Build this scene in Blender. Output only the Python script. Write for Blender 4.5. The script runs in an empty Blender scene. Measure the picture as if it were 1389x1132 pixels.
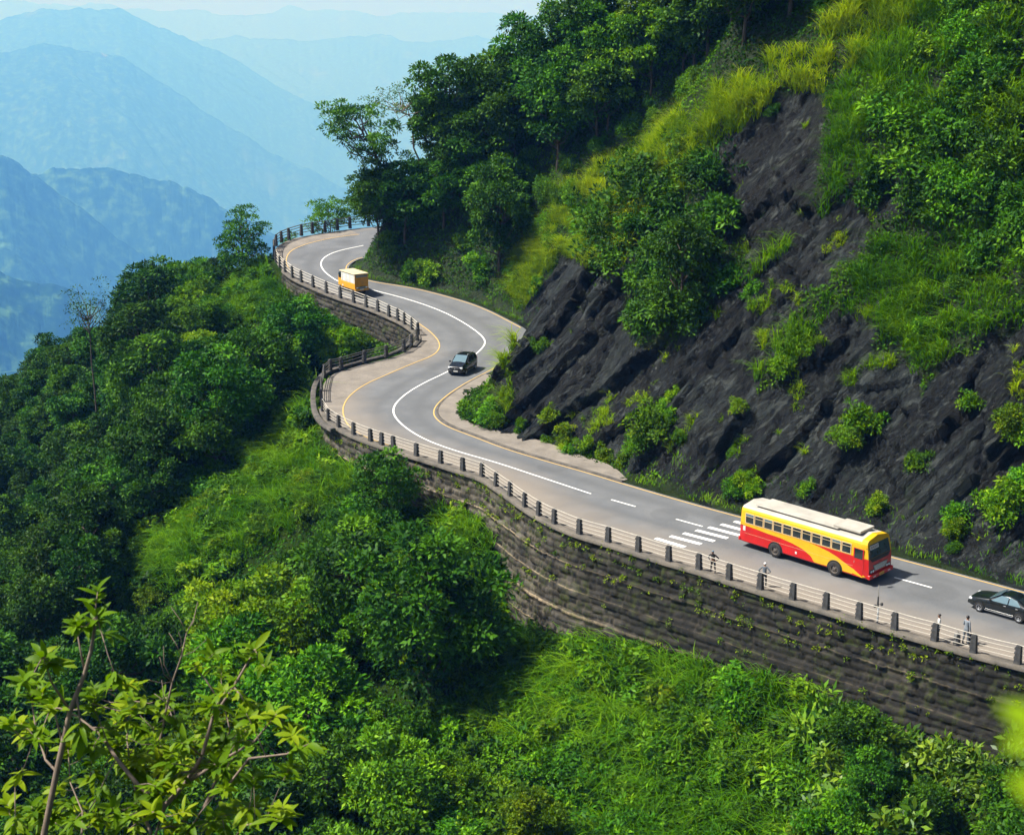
import bpy, bmesh, math, random
import numpy as np
from mathutils import Vector, Matrix
from mathutils.geometry import delaunay_2d_cdt
from mathutils.bvhtree import BVHTree

random.seed(11)
rng = np.random.default_rng(11)
S = bpy.context.scene
COL = S.collection
R = math.radians

# ------------------------------------------------------------------ camera
FPX, CX, CY, HC = 2000.0, 694.5, 566.0, 36.5
PITCH = math.atan(566.0 / FPX)
cam_d = bpy.data.cameras.new('camera')
cam = bpy.data.objects.new('camera', cam_d)
COL.objects.link(cam)
cam_d.sensor_fit = 'HORIZONTAL'
cam_d.sensor_width = 36.0
cam_d.lens = 36.0 * FPX / 1389.0
cam_d.clip_start, cam_d.clip_end = 0.05, 200000
cam.location = (0, 0, HC)
cam.rotation_euler = (math.pi / 2 - PITCH, 0, 0)
cam_d.dof.use_dof = True
cam_d.dof.focus_distance = 105
cam_d.dof.aperture_fstop = 3.8
S.camera = cam

# ------------------------------------------------------------------ light
SUN_AZ, SUN_EL = math.atan2(-1.0, -0.08), R(56)
w = bpy.data.worlds.new('World')
S.world = w
w.use_nodes = True
nt = w.node_tree
bg = nt.nodes['Background']
sky = nt.nodes.new('ShaderNodeTexSky')
sky.sky_type = 'NISHITA'
sky.sun_disc = False
sky.sun_elevation = SUN_EL
sky.sun_rotation = SUN_AZ
sky.air_density = 1.0
sky.dust_density = 2.5
nt.links.new(sky.outputs[0], bg.inputs[0])
bg.inputs[1].default_value = 0.068
sun_d = bpy.data.lights.new('sun', 'SUN')
sun_d.energy = 5.0
sun_d.angle = R(2.2)
sun_d.color = (1.0, 0.965, 0.90)
sun = bpy.data.objects.new('sun', sun_d)
COL.objects.link(sun)
sd = Vector((math.sin(SUN_AZ) * math.cos(SUN_EL), math.cos(SUN_AZ) * math.cos(SUN_EL), math.sin(SUN_EL)))
sun.rotation_euler = sd.to_track_quat('Z', 'Y').to_euler()
S.view_settings.view_transform = 'Standard'
S.view_settings.look = 'None'
S.view_settings.gamma = 1.0
S.view_settings.exposure = 0.85
S.cycles.max_bounces = 5
S.cycles.diffuse_bounces = 1
S.cycles.glossy_bounces = 2
S.cycles.transmission_bounces = 3
S.cycles.transparent_max_bounces = 6
S.cycles.volume_bounces = 0
S.cycles.sample_clamp_indirect = 4
S.cycles.use_denoising = True
S.cycles.use_adaptive_sampling = True
S.cycles.adaptive_threshold = 0.015

# ------------------------------------------------------------------ helpers
ct, st = math.cos(PITCH), math.sin(PITCH)

def ray_dir(px, py):
    dx, dy = (px - CX) / FPX, (CY - py) / FPX
    return np.array([dx, ct + dy * st, -st + dy * ct])

def project(P):
    P = np.asarray(P, float)
    v = P - np.array([0, 0, HC])
    dep = v[..., 1] * ct - v[..., 2] * st
    up = v[..., 1] * st + v[..., 2] * ct
    dep_s = np.where(np.abs(dep) < 1e-3, 1e-3, dep)
    return CX + FPX * v[..., 0] / dep_s, CY - FPX * up / dep_s, dep

def sstep(a, b, x):
    t = np.clip((np.asarray(x, float) - a) / (b - a), 0, 1)
    return t * t * (3 - 2 * t)

def zroad(y):
    return 6.0 * sstep(150, 215, y)

def ground_pt(px, py, dz=0.0):
    d = ray_dir(px, py)
    z = 0.0
    for _ in range(40):
        k = (z - HC) / d[2]
        z = 0.5 * z + 0.5 * (float(zroad(d[1] * k)) + dz)
    k = (z - HC) / d[2]
    return np.array([d[0] * k, d[1] * k])

def smooth_line(pts, step=0.7, it=2):
    p = np.array(pts, float)
    for _ in range(it):
        q = [p[0]]
        for a, b in zip(p[:-1], p[1:]):
            q += [a * .75 + b * .25, a * .25 + b * .75]
        q.append(p[-1])
        p = np.array(q)
    L = np.r_[0, np.cumsum(np.linalg.norm(np.diff(p, axis=0), axis=1))]
    n = max(2, int(L[-1] / step))
    s = np.linspace(0, L[-1], n)
    return np.stack([np.interp(s, L, p[:, k]) for k in range(p.shape[1])], 1)

def line_px(pix, pre=(), post=(), step=0.7, it=2):
    return smooth_line([np.array(q, float) for q in pre] + [ground_pt(*q) for q in pix] + [np.array(q, float) for q in post], step, it)

def hash3(ix, iy, iz, seed):
    n = (ix * 374761393 + iy * 668265263 + iz * 2147483647 + seed * 1274126177) & 0xffffffff
    n = ((n ^ (n >> 13)) * 1274126177) & 0xffffffff
    return ((n ^ (n >> 16)) & 0xffff) / 65535.0

def vnoise(x, y, z=0.0, seed=0):
    x, y, z = np.broadcast_arrays(np.asarray(x, float), np.asarray(y, float), np.asarray(z, float))
    ix, iy, iz = (np.floor(a).astype(np.int64) for a in (x, y, z))
    fx, fy, fz = x - ix, y - iy, z - iz
    fx, fy, fz = (a * a * (3 - 2 * a) for a in (fx, fy, fz))
    r = 0
    for dx in (0, 1):
        for dy in (0, 1):
            for dz in (0, 1):
                wgt = (fx if dx else 1 - fx) * (fy if dy else 1 - fy) * (fz if dz else 1 - fz)
                r = r + wgt * hash3(ix + dx, iy + dy, iz + dz, seed)
    return r * 2 - 1

def fbm(x, y, z=0.0, oct=4, seed=0, ridged=False):
    a, r, f = 1.0, 0.0, 1.0
    for o in range(oct):
        n = vnoise(np.asarray(x) * f, np.asarray(y) * f, np.asarray(z) * f, seed + o * 17)
        if ridged:
            n = 1 - 2 * np.abs(n)
        r = r + a * n
        a *= .5
        f *= 2.03
    return r

def tag(o, label=None, cat=None, group=None, kind=None):
    if label: o['label'] = label
    if cat: o['category'] = cat
    if group: o['group'] = group
    if kind: o['kind'] = kind
    return o

def link(name, me, mat=None, parent=None):
    o = bpy.data.objects.new(name, me)
    COL.objects.link(o)
    if mat is not None:
        for m in (mat if isinstance(mat, (list, tuple)) else [mat]):
            me.materials.append(m)
    if parent is not None:
        o.parent = parent
    return o

def empty(name, loc=(0, 0, 0), rz=0.0):
    o = bpy.data.objects.new(name, None)
    COL.objects.link(o)
    o.empty_display_size = 0.2
    o.location = loc
    o.rotation_euler = (0, 0, rz)
    return o

def mesh_np(name, V, Fa, attrs=None, smooth=False):
    """V (n,3); Fa (m,k) equal sized faces"""
    V = np.asarray(V, np.float32)
    Fa = np.asarray(Fa, np.int32)
    me = bpy.data.meshes.new(name)
    m, k = Fa.shape
    me.vertices.add(len(V))
    me.vertices.foreach_set('co', V.ravel())
    me.loops.add(m * k)
    me.loops.foreach_set('vertex_index', Fa.ravel())
    me.polygons.add(m)
    me.polygons.foreach_set('loop_start', np.arange(0, m * k, k, dtype=np.int32))
    if smooth:
        me.polygons.foreach_set('use_smooth', np.ones(m, bool))
    for an, av in (attrs or {}).items():
        at = me.attributes.new(an, 'FLOAT', 'POINT')
        at.data.foreach_set('value', np.asarray(av, np.float32))
    me.update(calc_edges=True)
    me.validate()
    return me

def mesh_py(name, V, Fa, smooth=False):
    me = bpy.data.meshes.new(name)
    me.from_pydata([tuple(map(float, v)) for v in V], [], [tuple(map(int, f)) for f in Fa])
    if smooth:
        for p in me.polygons: p.use_smooth = True
    me.update()
    return me

class MB:
    """collects simple shapes in one mesh"""
    def __init__(s): s.V, s.F, s.M = [], [], []
    def add(s, V, Fa, m=0):
        b = len(s.V)
        s.V += [tuple(v) for v in V]
        s.F += [tuple(i + b for i in f) for f in Fa]
        s.M += [m] * len(Fa)
    def box(s, c, d, m=0, rz=0.0, taper=1.0):
        x, y, z = [q / 2 for q in d]
        V = []
        for sz, t in ((-1, 1.0), (1, taper)):
            for sx, sy in ((-1, -1), (1, -1), (1, 1), (-1, 1)):
                u, v = sx * x * t, sy * y * t
                V.append((c[0] + u * math.cos(rz) - v * math.sin(rz), c[1] + u * math.sin(rz) + v * math.cos(rz), c[2] + sz * z))
        s.add(V, [(3, 2, 1, 0), (4, 5, 6, 7), (0, 1, 5, 4), (1, 2, 6, 5), (2, 3, 7, 6), (3, 0, 4, 7)], m)
    def tube(s, pts, rad, n=8, m=0, cap=True):
        pts = [np.array(p, float) for p in pts]
        if not hasattr(rad, '__len__'): rad = [rad] * len(pts)
        b = len(s.V)
        for i, p in enumerate(pts):
            t = pts[min(i + 1, len(pts) - 1)] - pts[max(i - 1, 0)]
            t = t / (np.linalg.norm(t) + 1e-9)
            a = np.array([0, 0, 1.0]) if abs(t[2]) < .9 else np.array([1.0, 0, 0])
            u = np.cross(t, a); u /= np.linalg.norm(u)
            v = np.cross(t, u)
            for k in range(n):
                an = 2 * math.pi * k / n
                s.V.append(tuple(p + rad[i] * (u * math.cos(an) + v * math.sin(an))))
        for i in range(len(pts) - 1):
            for k in range(n):
                a0, a1 = b + i * n + k, b + i * n + (k + 1) % n
                s.F.append((a0, a1, a1 + n, a0 + n)); s.M.append(m)
        if cap:
            s.F.append(tuple(b + k for k in range(n))[::-1]); s.M.append(m)
            s.F.append(tuple(b + (len(pts) - 1) * n + k for k in range(n))); s.M.append(m)
    def build(s, name, mat, parent=None, smooth=False, bevel=0.0, seg=2):
        me = mesh_py(name, s.V, s.F, smooth)
        o = link(name, me, mat, parent)
        if any(s.M):
            me.polygons.foreach_set('material_index', s.M)
        bm = bmesh.new(); bm.from_mesh(me)
        bmesh.ops.recalc_face_normals(bm, faces=bm.faces)
        if bevel > 0:
            es = [e for e in bm.edges if len(e.link_faces) == 2 and e.calc_face_angle(0) > .5]
            bmesh.ops.bevel(bm, geom=es, offset=bevel, segments=seg, affect='EDGES', profile=.5, clamp_overlap=True)
            for f in bm.faces: f.smooth = False
        bm.to_mesh(me); bm.free(); me.update()
        return o

# ------------------------------------------------------------------ materials
def mat_new(name):
    m = bpy.data.materials.new(name)
    m.use_nodes = True
    n = m.node_tree.nodes
    return m, m.node_tree, n['Principled BSDF'], n['Material Output']

def N(nt, typ, **kw):
    n = nt.nodes.new(typ)
    for k, v in kw.items():
        if k.startswith('i_'):
            key = k[2:]
            key = int(key) if key.isdigit() else key.replace('_', ' ')
            n.inputs[key].default_value = v
        else:
            setattr(n, k, v)
    return n

def ramp(nt, fac, stops, interp='LINEAR'):
    r = nt.nodes.new('ShaderNodeValToRGB')
    r.color_ramp.interpolation = interp
    el = r.color_ramp.elements
    el[0].position, el[0].color = stops[0][0], (*stops[0][1], 1)
    el[1].position, el[1].color = stops[-1][0], (*stops[-1][1], 1)
    for p, c in stops[1:-1]:
        e = el.new(p); e.color = (*c, 1)
    nt.links.new(fac, r.inputs[0])
    return r.outputs[0]

def noise(nt, scale, detail=4, rough=.55, vec=None, dist=0.0):
    n = N(nt, 'ShaderNodeTexNoise', i_Scale=scale, i_Detail=detail, i_Roughness=rough, i_Distortion=dist)
    if vec is not None: nt.links.new(vec, n.inputs['Vector'])
    return n.outputs['Fac']

def pos(nt, sc=None, rot=None):
    g = nt.nodes.new('ShaderNodeNewGeometry').outputs['Position']
    if sc is None and rot is None: return g
    m = nt.nodes.new('ShaderNodeMapping')
    if sc: m.inputs['Scale'].default_value = sc
    if rot: m.inputs['Rotation'].default_value = rot
    nt.links.new(g, m.inputs['Vector'])
    return m.outputs[0]

def opos(nt):
    return nt.nodes.new('ShaderNodeTexCoord').outputs['Object']

def mixc(nt, f, a, b, bt='MIX'):
    m = nt.nodes.new('ShaderNodeMix'); m.data_type = 'RGBA'; m.blend_type = bt
    for sock, v in ((m.inputs[0], f), (m.inputs[6], a), (m.inputs[7], b)):
        if isinstance(v, (int, float)): sock.default_value = v
        elif isinstance(v, tuple): sock.default_value = (*v, 1)
        else: nt.links.new(v, sock)
    return m.outputs[2]

def math_n(nt, op, a, b=None):
    m = nt.nodes.new('ShaderNodeMath'); m.operation = op
    for i, v in enumerate((a, b)):
        if v is None: continue
        if isinstance(v, (int, float)): m.inputs[i].default_value = v
        else: nt.links.new(v, m.inputs[i])
    return m.outputs[0]

def attr(nt, name):
    a = nt.nodes.new('ShaderNodeAttribute'); a.attribute_name = name
    return a.outputs['Fac']

def bump(nt, h, strength=.5, dist=.1, normal=None):
    b = nt.nodes.new('ShaderNodeBump')
    b.inputs['Strength'].default_value = strength
    b.inputs['Distance'].default_value = dist
    nt.links.new(h, b.inputs['Height'])
    if normal is not None: nt.links.new(normal, b.inputs['Normal'])
    return b.outputs[0]

def plain(name, col, rough=.6, metal=0.0, spec=.5, var=0.25, scale=3.0, coat=0.0, bmp=0.0):
    m, nt, p, o = mat_new(name)
    f = noise(nt, scale, 5, .6, opos(nt))
    c0 = tuple(c * (1 - var) for c in col); c1 = tuple(min(1, c * (1 + var * .6)) for c in col)
    nt.links.new(ramp(nt, f, [(.3, c0), (.7, c1)]), p.inputs['Base Color'])
    p.inputs['Roughness'].default_value = rough
    p.inputs['Metallic'].default_value = metal
    p.inputs['Specular IOR Level'].default_value = spec
    p.inputs['Coat Weight'].default_value = coat
    if bmp: nt.links.new(bump(nt, noise(nt, scale * 12, 3, .6, opos(nt)), bmp, .02), p.inputs['Normal'])
    return m

def leaf_mat(name, stops, trans=.35, rough=.45, spec=.45, objvar=.35):
    """stops: colours picked by a per-leaf tone attribute"""
    m, nt, p, o = mat_new(name)
    c = ramp(nt, attr(nt, 'tone'), stops)
    oi = nt.nodes.new('ShaderNodeObjectInfo')
    h = N(nt, 'ShaderNodeHueSaturation')
    nt.links.new(c, h.inputs['Color'])
    mr = N(nt, 'ShaderNodeMapRange'); mr.inputs[3].default_value = 1 - objvar; mr.inputs[4].default_value = 1 + objvar
    nt.links.new(oi.outputs['Random'], mr.inputs[0]); nt.links.new(mr.outputs[0], h.inputs['Value'])
    r2 = math_n(nt, 'FRACT', math_n(nt, 'MULTIPLY', oi.outputs['Random'], 7.31))
    mr2 = N(nt, 'ShaderNodeMapRange'); mr2.inputs[3].default_value = .485; mr2.inputs[4].default_value = .512
    nt.links.new(r2, mr2.inputs[0]); nt.links.new(mr2.outputs[0], h.inputs['Hue'])
    col = h.outputs[0]
    nt.links.new(col, p.inputs['Base Color'])
    p.inputs['Roughness'].default_value = rough
    p.inputs['Specular IOR Level'].default_value = spec
    t = nt.nodes.new('ShaderNodeBsdfTranslucent')
    tc = mixc(nt, 1.0, col, (1.0, 1.0, .35), 'MULTIPLY')
    nt.links.new(tc, t.inputs['Color'])
    mx = nt.nodes.new('ShaderNodeMixShader'); mx.inputs[0].default_value = trans
    nt.links.new(p.outputs[0], mx.inputs[1]); nt.links.new(t.outputs[0], mx.inputs[2])
    nt.links.new(mx.outputs[0], o.inputs['Surface'])
    return m

# ------------------------------------------------------------------ road lines (traced, then laid on the road's own height)
OUT_PX = [(1380,903),(1320,888),(1267,872),(1213,857),(1165,843),(1120,829),(1075,816),(1031,802),(989,789),(948,775),(907,764),(866,751),(825,738),(786,727),(752,713),(731,702),(712,690),(692,675),(673,662),(654,649),(628,641),(598,631),(565,621),(534,611),(503,601),(480,592),(460,582),(445,572),(437,558),(435,540),(437,524),(446,510),(463,503),(494,494),(524,487),(548,479),(560,472),(568,463),(567,455),(559,448),(549,441),(540,436),(528,431),(513,424),(497,418),(480,412),(462,406),(443,399),(425,391),(409,384),(397,378),(387,370),(380,364),(374,356),(371,346),(374,336),(382,330),(392,326),(409,321),(441,316),(475,311),(500,308)]
INN_PX = [(1450,818),(1360,793),(1216,755),(1100,724),(980,693),(920,676),(860,658.6),(800,640),(753,627),(689,608),(648,592),(610,578),(596,568),(592,559),(597,548),(616,532),(642,516),(677,498.6),(712,478),(724,462),(716,447),(693,435),(668,422),(641,411),(600,399),(559,389),(504,381),(480,373),(471,364.5),(477,356),(493,349)]
MID_PX = [(801.7,669.7),(724,644),(673,627),(616,611),(578,597),(553,582.5),(537,568),(532.5,557),(537,546),(553,532),(578,517.6),(604,506),(628,492),(645,481),(657.6,468.5),(658,460.6),(649,451),(627,436),(597,420.6),(553,405.5),(504,393)]
MID2_PX = [(455,379.5),(441,370),(434,359),(438.5,349.4),(455,341),(493,333)]
YEL_PX = [(534,606),(493,592),(475,580),(467.5,570),(464,554),(472,538),(493,522),(525,508),(562,492),(591,481),(598.5,467),(586,451),(567,438)]
YEL2_PX = [(400,371),(391,364),(388,356),(389,347),(397,338),(422,329),(455,322),(488,318)]
PAVE_PX = [(851,652),(832,633),(784,617),(737,600),(699,589),(665,577),(648,565),(655,548),(673,530),(690,512)]
lastO = ground_pt(500, 308)
lastI = ground_pt(493, 349)
OUT = line_px(OUT_PX, pre=[(78, 37), (52, 60)], post=[lastO + (14, 4), lastO + (34, 3), lastO + (60, -6), lastO + (120, -16)])
INN = line_px(INN_PX, pre=[(86, 44), (61, 66)], post=[lastI + (12, 6), lastI + (28, 5), lastI + (55, -4), lastI + (115, -12)])
MID = line_px(MID_PX)
MID2 = line_px(MID2_PX)
YEL = line_px(YEL_PX)
YEL2 = line_px(YEL2_PX)
print('OUT', OUT[0], OUT[-1], len(OUT)); print('INN range', INN.min(0), INN.max(0))

def seg_dist(P, L):
    """distance of points (n,2) to a polyline, nearest index, and signed side (+ = left of the direction)"""
    n = len(P)
    best = np.full(n, 1e18); idx = np.zeros(n, int); side = np.zeros(n)
    for a in range(0, n, 20000):
        Q = P[a:a + 20000]
        d2 = ((Q[:, None, :] - L[None]) ** 2).sum(2)
        j = d2.argmin(1)
        bb = np.full(len(Q), 1e18); sg = np.zeros(len(Q))
        for k in (-1, 0):
            i0 = np.clip(j + k, 0, len(L) - 2)
            A, B = L[i0], L[i0 + 1]
            AB = B - A
            t = np.clip(((Q - A) * AB).sum(1) / ((AB ** 2).sum(1) + 1e-12), 0, 1)
            C = A + AB * t[:, None]
            dd = ((Q - C) ** 2).sum(1)
            s = AB[:, 0] * (Q[:, 1] - A[:, 1]) - AB[:, 1] * (Q[:, 0] - A[:, 0])
            m = dd < bb
            bb = np.where(m, dd, bb); sg = np.where(m, s, sg)
        best[a:a + 20000] = np.sqrt(bb); idx[a:a + 20000] = j; side[a:a + 20000] = sg
    return best, idx, side

def in_poly(P, poly):
    x, y = P[:, 0], P[:, 1]
    r = np.zeros(len(P), bool)
    q = np.asarray(poly, float)
    j = len(q) - 1
    for i in range(len(q)):
        c = ((q[i, 1] > y) != (q[j, 1] > y)) & (x < (q[j, 0] - q[i, 0]) * (y - q[i, 1]) / (q[j, 1] - q[i, 1] + 1e-12) + q[i, 0])
        r ^= c
        j = i
    return r

HILL_POLY = np.vstack([INN, [[400, INN[-1, 1]], [400, INN[0, 1] - 40]]])
BASE_POLY = np.vstack([OUT, [[400, OUT[-1, 1]], [400, OUT[0, 1] - 40]]])

# height of the drop behind the parapet, along the outer line (by the traced points)
DROP_K = [(1440, 915, 5.2), (1050, 808, 5.2), (866, 751, 6.3), (752, 713, 8.0), (708, 687, 9.2), (684, 670, 3.0), (654, 649, 2.4), (565, 621, 3.6), (534, 611, 3.8), (503, 601, 2.2), (445, 572, 1.6), (435, 540, .9), (463, 503, .8), (524, 487, .8), (560, 472, 1.6), (568, 460, 2.4), (540, 436, 2.8), (497, 418, 2.6), (443, 399, 1.7), (397, 378, 1.5), (372, 350, .9), (392, 326, .9), (475, 311, .9)]
dk = np.array([ground_pt(a, b) for a, b, c in DROP_K])
dj = ((dk[:, None] - OUT[None]) ** 2).sum(2).argmin(1)
DROP = np.interp(np.arange(len(OUT)), dj, [c for a, b, c in DROP_K])

PAVE_W = line_px(PAVE_PX)
FOOT = np.clip(seg_dist(INN, PAVE_W)[0] + .5, 1.6, 5.2)
ia_, ib_ = ((INN - ground_pt(870, 662)) ** 2).sum(1).argmin(), ((INN - ground_pt(677, 498)) ** 2).sum(1).argmin()
FOOT[:ia_] = 1.7; FOOT[ib_:] = np.maximum(1.6, 4.2 - .12 * np.arange(len(FOOT) - ib_))
FOOT = np.convolve(np.pad(FOOT, 8, mode='edge'), np.ones(17) / 17, 'valid')

def cliff_profile(d, gentle, foot):
    """height above the road at distance d inside the hill's edge"""
    v = np.clip(d - foot, 0, None)
    a = 1.62 * np.clip(v, 0, 22) + 1.15 * np.clip(v - 22, 0, 40) + .6 * np.clip(v - 62, 0, None)
    b = 1.75 * np.clip(v, 0, 30) + 1.5 * np.clip(v - 30, 0, 60) + .4 * np.clip(v - 94, 0, None)
    return a * (1 - gentle) + b * gentle

def terrain_z(x, y, detail=True):
    sh = np.shape(x)
    P = np.stack([np.ravel(x), np.ravel(y)], 1).astype(float)
    dO, iO, _ = seg_dist(P, OUT)
    dI, iI, _ = seg_dist(P, INN)
    hill = in_poly(P, HILL_POLY)
    base = in_poly(P, BASE_POLY)
    zI = zroad(INN[iI, 1])
    # height of the slope's top: a soft average over the nearby parapet, so that no creases run down the slope
    sub_o = OUT[::3]; top = zroad(sub_o[:, 1]) - DROP[::3]
    zT = np.zeros(len(P))
    for a in range(0, len(P), 20000):
        d = np.sqrt(((P[a:a + 20000, None, :] - sub_o[None]) ** 2).sum(2))
        wgt = np.exp(-(d - d.min(1, keepdims=True)) / (.8 + .35 * d.min(1, keepdims=True)))
        zT[a:a + 20000] = (wgt * top).sum(1) / wgt.sum(1)
    gentle = sstep(160, 176, P[:, 1] - .25 * P[:, 0])
    z = np.where(hill, zI + cliff_profile(dI, gentle, FOOT[iI]), zroad(P[:, 1]) - .45)
    v = np.where(base, 0, dO)
    nz = fbm(P[:, 0] / 16, P[:, 1] / 16, 0, 4, 3)
    slope = .66 * np.clip(v, 0, 60) + .8 * np.clip(v - 60, 0, 120) + .5 * np.clip(v - 180, 0, None)
    zv = zT - slope + nz * np.clip(v * .18, 0, 2.6)
    edge = (~base) | (dO < 1.1)
    z = np.where(edge, zv, z)
    # the knoll the camera stands on
    rr = np.hypot(P[:, 0] * .8, P[:, 1] + 3)
    zk = 34.7 - 1.0 * rr + 1.2 * fbm(P[:, 0] / 9, P[:, 1] / 9, 0, 3, 8)
    zk = np.where(rr < 3, 34.7 - .9 * rr, zk)
    z = np.where(~base, np.maximum(z, zk), z)
    z = np.where(hill, z + np.clip(dI * .08, 0, 1.6) * fbm(P[:, 0] / 10, P[:, 1] / 10, 0, 4, 5) * gentle, z)
    return z.reshape(sh), hill.reshape(sh), base.reshape(sh), dI.reshape(sh), dO.reshape(sh), gentle.reshape(sh)

def axis(segs):
    out = []
    for a, b, s in segs:
        out += list(np.arange(a, b, s))
    out.append(segs[-1][1])
    return np.array(out)

XS = axis([(-900, -260, 40), (-260, -90, 5), (-90, -40, 1.2), (-40, -12, .6), (-12, 56, .21), (56, 90, .9), (90, 260, 6)])
YS = axis([(-40, 40, 3), (40, 72, .9), (72, 168, .235), (168, 235, .7), (235, 290, .8), (290, 520, 7), (520, 1000, 40)])
GX, GY = np.meshgrid(XS, YS)
GZ, GH, GB, GDI, GDO, GG = terrain_z(GX, GY)
PX, PY, PD = project(np.stack([GX, GY, GZ], -1))

# image areas, used once to decide what grows on which part of the hill
ROCK = [
 [(676,640),(682,500),(696,430),(706,398),(760,362),(800,345),(832,318),(868,300),(880,330),(850,400),(838,450),(880,470),(940,450),(965,410),(1030,345),(1105,280),(1175,232),(1245,185),(1275,200),(1230,270),(1170,330),(1120,390),(1075,440),(1045,500),(1030,540),(1060,520),(1110,445),(1200,400),(1215,420),(1185,470),(1230,490),(1250,530),(1290,480),(1389,440),(1700,400),(1700,1000),(1400,800),(1200,745),(1000,690),(860,645),(780,612)],
 [(950,215),(1030,148),(1065,130),(1115,105),(1130,160),(1118,235),(1095,310),(1045,355),(985,340),(970,270)],
]
def rockmask(px, py):
    P = np.stack([px.ravel(), py.ravel()], 1)
    # rough edges
    P = P + np.stack([vnoise(P[:, 0] / 24, P[:, 1] / 24, 0, 61), vnoise(P[:, 0] / 24, P[:, 1] / 24, 0, 62)], 1) * 13
    r = np.zeros(len(P), bool)
    for q in ROCK: r |= in_poly(P, q)
    return r.reshape(px.shape)
GR = (rockmask(PX, PY) & GH & (GG < .6)).astype(float)

# rock relief: buttresses along the face, slanting beds, facets
inv = (1 - GG) * sstep(1.2, 4.0, GDI) * GH * sstep(75, 55, GDI)
e1 = GX * .75 - GY * .66
up = GZ
nn = (up * .58 - e1 * .81); dd = (up * .81 + e1 * .58)
def billow(x, y, z, seed, oc):
    a, r, f = 1.0, 0.0, 1.0
    for k in range(oc):
        r = r + a * np.abs(vnoise(x * f, y * f, z * f, seed + 31 * k)); a *= .5; f *= 2.1
    return r
wp = 1.5 * vnoise(e1 / 6, up / 6, 0, 77)
big = billow((e1 - .45 * up + wp) / 9 + 3.1, up / 26, 0 * up, 21, 2)
beds = billow((nn + wp) / 3.4, dd / 15, 0 * up + 1.7, 22, 4)
fac = billow(e1 / 2.4, up / 3.6, nn / 5, 23, 3)
def blur(a, k):
    for ax in (0, 1):
        c = np.cumsum(np.pad(a, [(k + 1, k) if q == ax else (0, 0) for q in (0, 1)], mode='edge'), axis=ax)
        a = (np.take(c, np.arange(2 * k + 1, c.shape[ax]), ax) - np.take(c, np.arange(0, c.shape[ax] - 2 * k - 1), ax)) / (2 * k + 1)
    return a
GRS = blur(GR, 4)
def blocks(x, y, seed):
    """fractured slabs: each cell has its own set-back and tilt"""
    ix, iy = np.floor(x).astype(np.int64), np.floor(y).astype(np.int64)
    best = np.full(x.shape, 9.0); sec = np.full(x.shape, 9.0); val = np.zeros(x.shape); ton = np.zeros(x.shape)
    for dx in (-1, 0, 1):
        for dy in (-1, 0, 1):
            cx, cy = ix + dx, iy + dy
            h0, h1, h2, h3, h4 = (hash3(cx, cy, cx * 0 + q, seed) for q in range(5))
            ox, oy = x - (cx + h0), y - (cy + h1)
            d = np.abs(ox) * 1.1 + np.abs(oy)
            m = d < best
            sec = np.where(m, best, np.minimum(sec, d))
            best = np.where(m, d, best); val = np.where(m, (h2 - .5) * 1.3 + (h3 - .5) * 1.5 * ox + (h4 - .5) * 1.5 * oy, val); ton = np.where(m, h4, ton)
    return val, ton, sec - best
(slab1, tone1, gap1) = blocks((nn + .5 * wp) / 3.4, dd / 9 + .2 * wp, 41); (slab2, tone2, gap2) = blocks((nn + .3 * wp) / 1.15, dd / 3.0, 42); (slab3, tone3, gap3) = blocks(nn / .55 + wp, dd / .9, 43)
ph1 = nn / 4.2 + 1.1 * vnoise(dd / 14, nn / 7, 0, 44) + .12 * vnoise(dd / 2.5, nn / 2, 0, 45)
ph2 = nn / .95 + .5 * vnoise(dd / 4, nn / 3, 0, 46) + .15 * vnoise(dd / .9, nn, 0, 47)
saw1 = ph1 - np.floor(ph1); saw2 = ph2 - np.floor(ph2)
ms1 = sstep(-.55, .35, vnoise(e1 / 12, up / 12, 0, 48)); ms2 = sstep(-.5, .3, vnoise(e1 / 6, up / 6, 0, 49))
rel = inv * (1.5 * (big - .45) + GRS * (1.2 * ms1 * (.5 - saw1) + .45 * ms2 * (.5 - saw2) + .85 * slab1 + .40 * slab2 + .16 * slab3 - .35 * np.clip(1 - gap1 / .08, 0, 1) - .16 * np.clip(1 - gap2 / .10, 0, 1)))
GTONE = .55 * tone1 + .45 * tone2; GCRACK = np.maximum(np.maximum(np.clip(1 - gap1 / .07, 0, 1), .8 * ms1 * np.clip((saw1 - .90) / .08, 0, 1)), .7 * np.clip(1 - gap2 / .13, 0, 1))
GXd = GX - .62 * rel
GYd = GY - .70 * rel
GZd = GZ + .30 * rel + (1 - GR) * GH * .12 * fbm(GX / 1.5, GY / 1.5, 0, 3, 30)

def grid_faces(ny, nx, keep=None):
    i = np.arange(ny * nx).reshape(ny, nx)
    f = np.stack([i[:-1, :-1], i[:-1, 1:], i[1:, 1:], i[1:, :-1]], -1)
    if keep is not None: f = f[keep]
    return f.reshape(-1, 4)

def compact(V, Fa, attrs):
    u, invx = np.unique(Fa, return_inverse=True)
    return V[u], invx.reshape(Fa.shape), {k: v[u] for k, v in attrs.items()}

V = np.stack([GXd, GYd, GZd], -1).reshape(-1, 3)
hillcell = GH[:-1, :-1] | GH[1:, 1:] | GH[:-1, 1:] | GH[1:, :-1]
TV, TF = V, grid_faces(*GX.shape)
BVH = BVHTree.FromPolygons([tuple(v) for v in V[np.unique(TF)]], TF.tolist())
HITC = Vector((0, 0, HC))

def at(px, py, dist=900):
    d = ray_dir(px, py)
    h = BVH.ray_cast(HITC, Vector(d).normalized(), dist)
    return h

def drop(x, y):
    h = BVH.ray_cast(Vector((x, y, 400)), Vector((0, 0, -1)))
    return h

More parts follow.
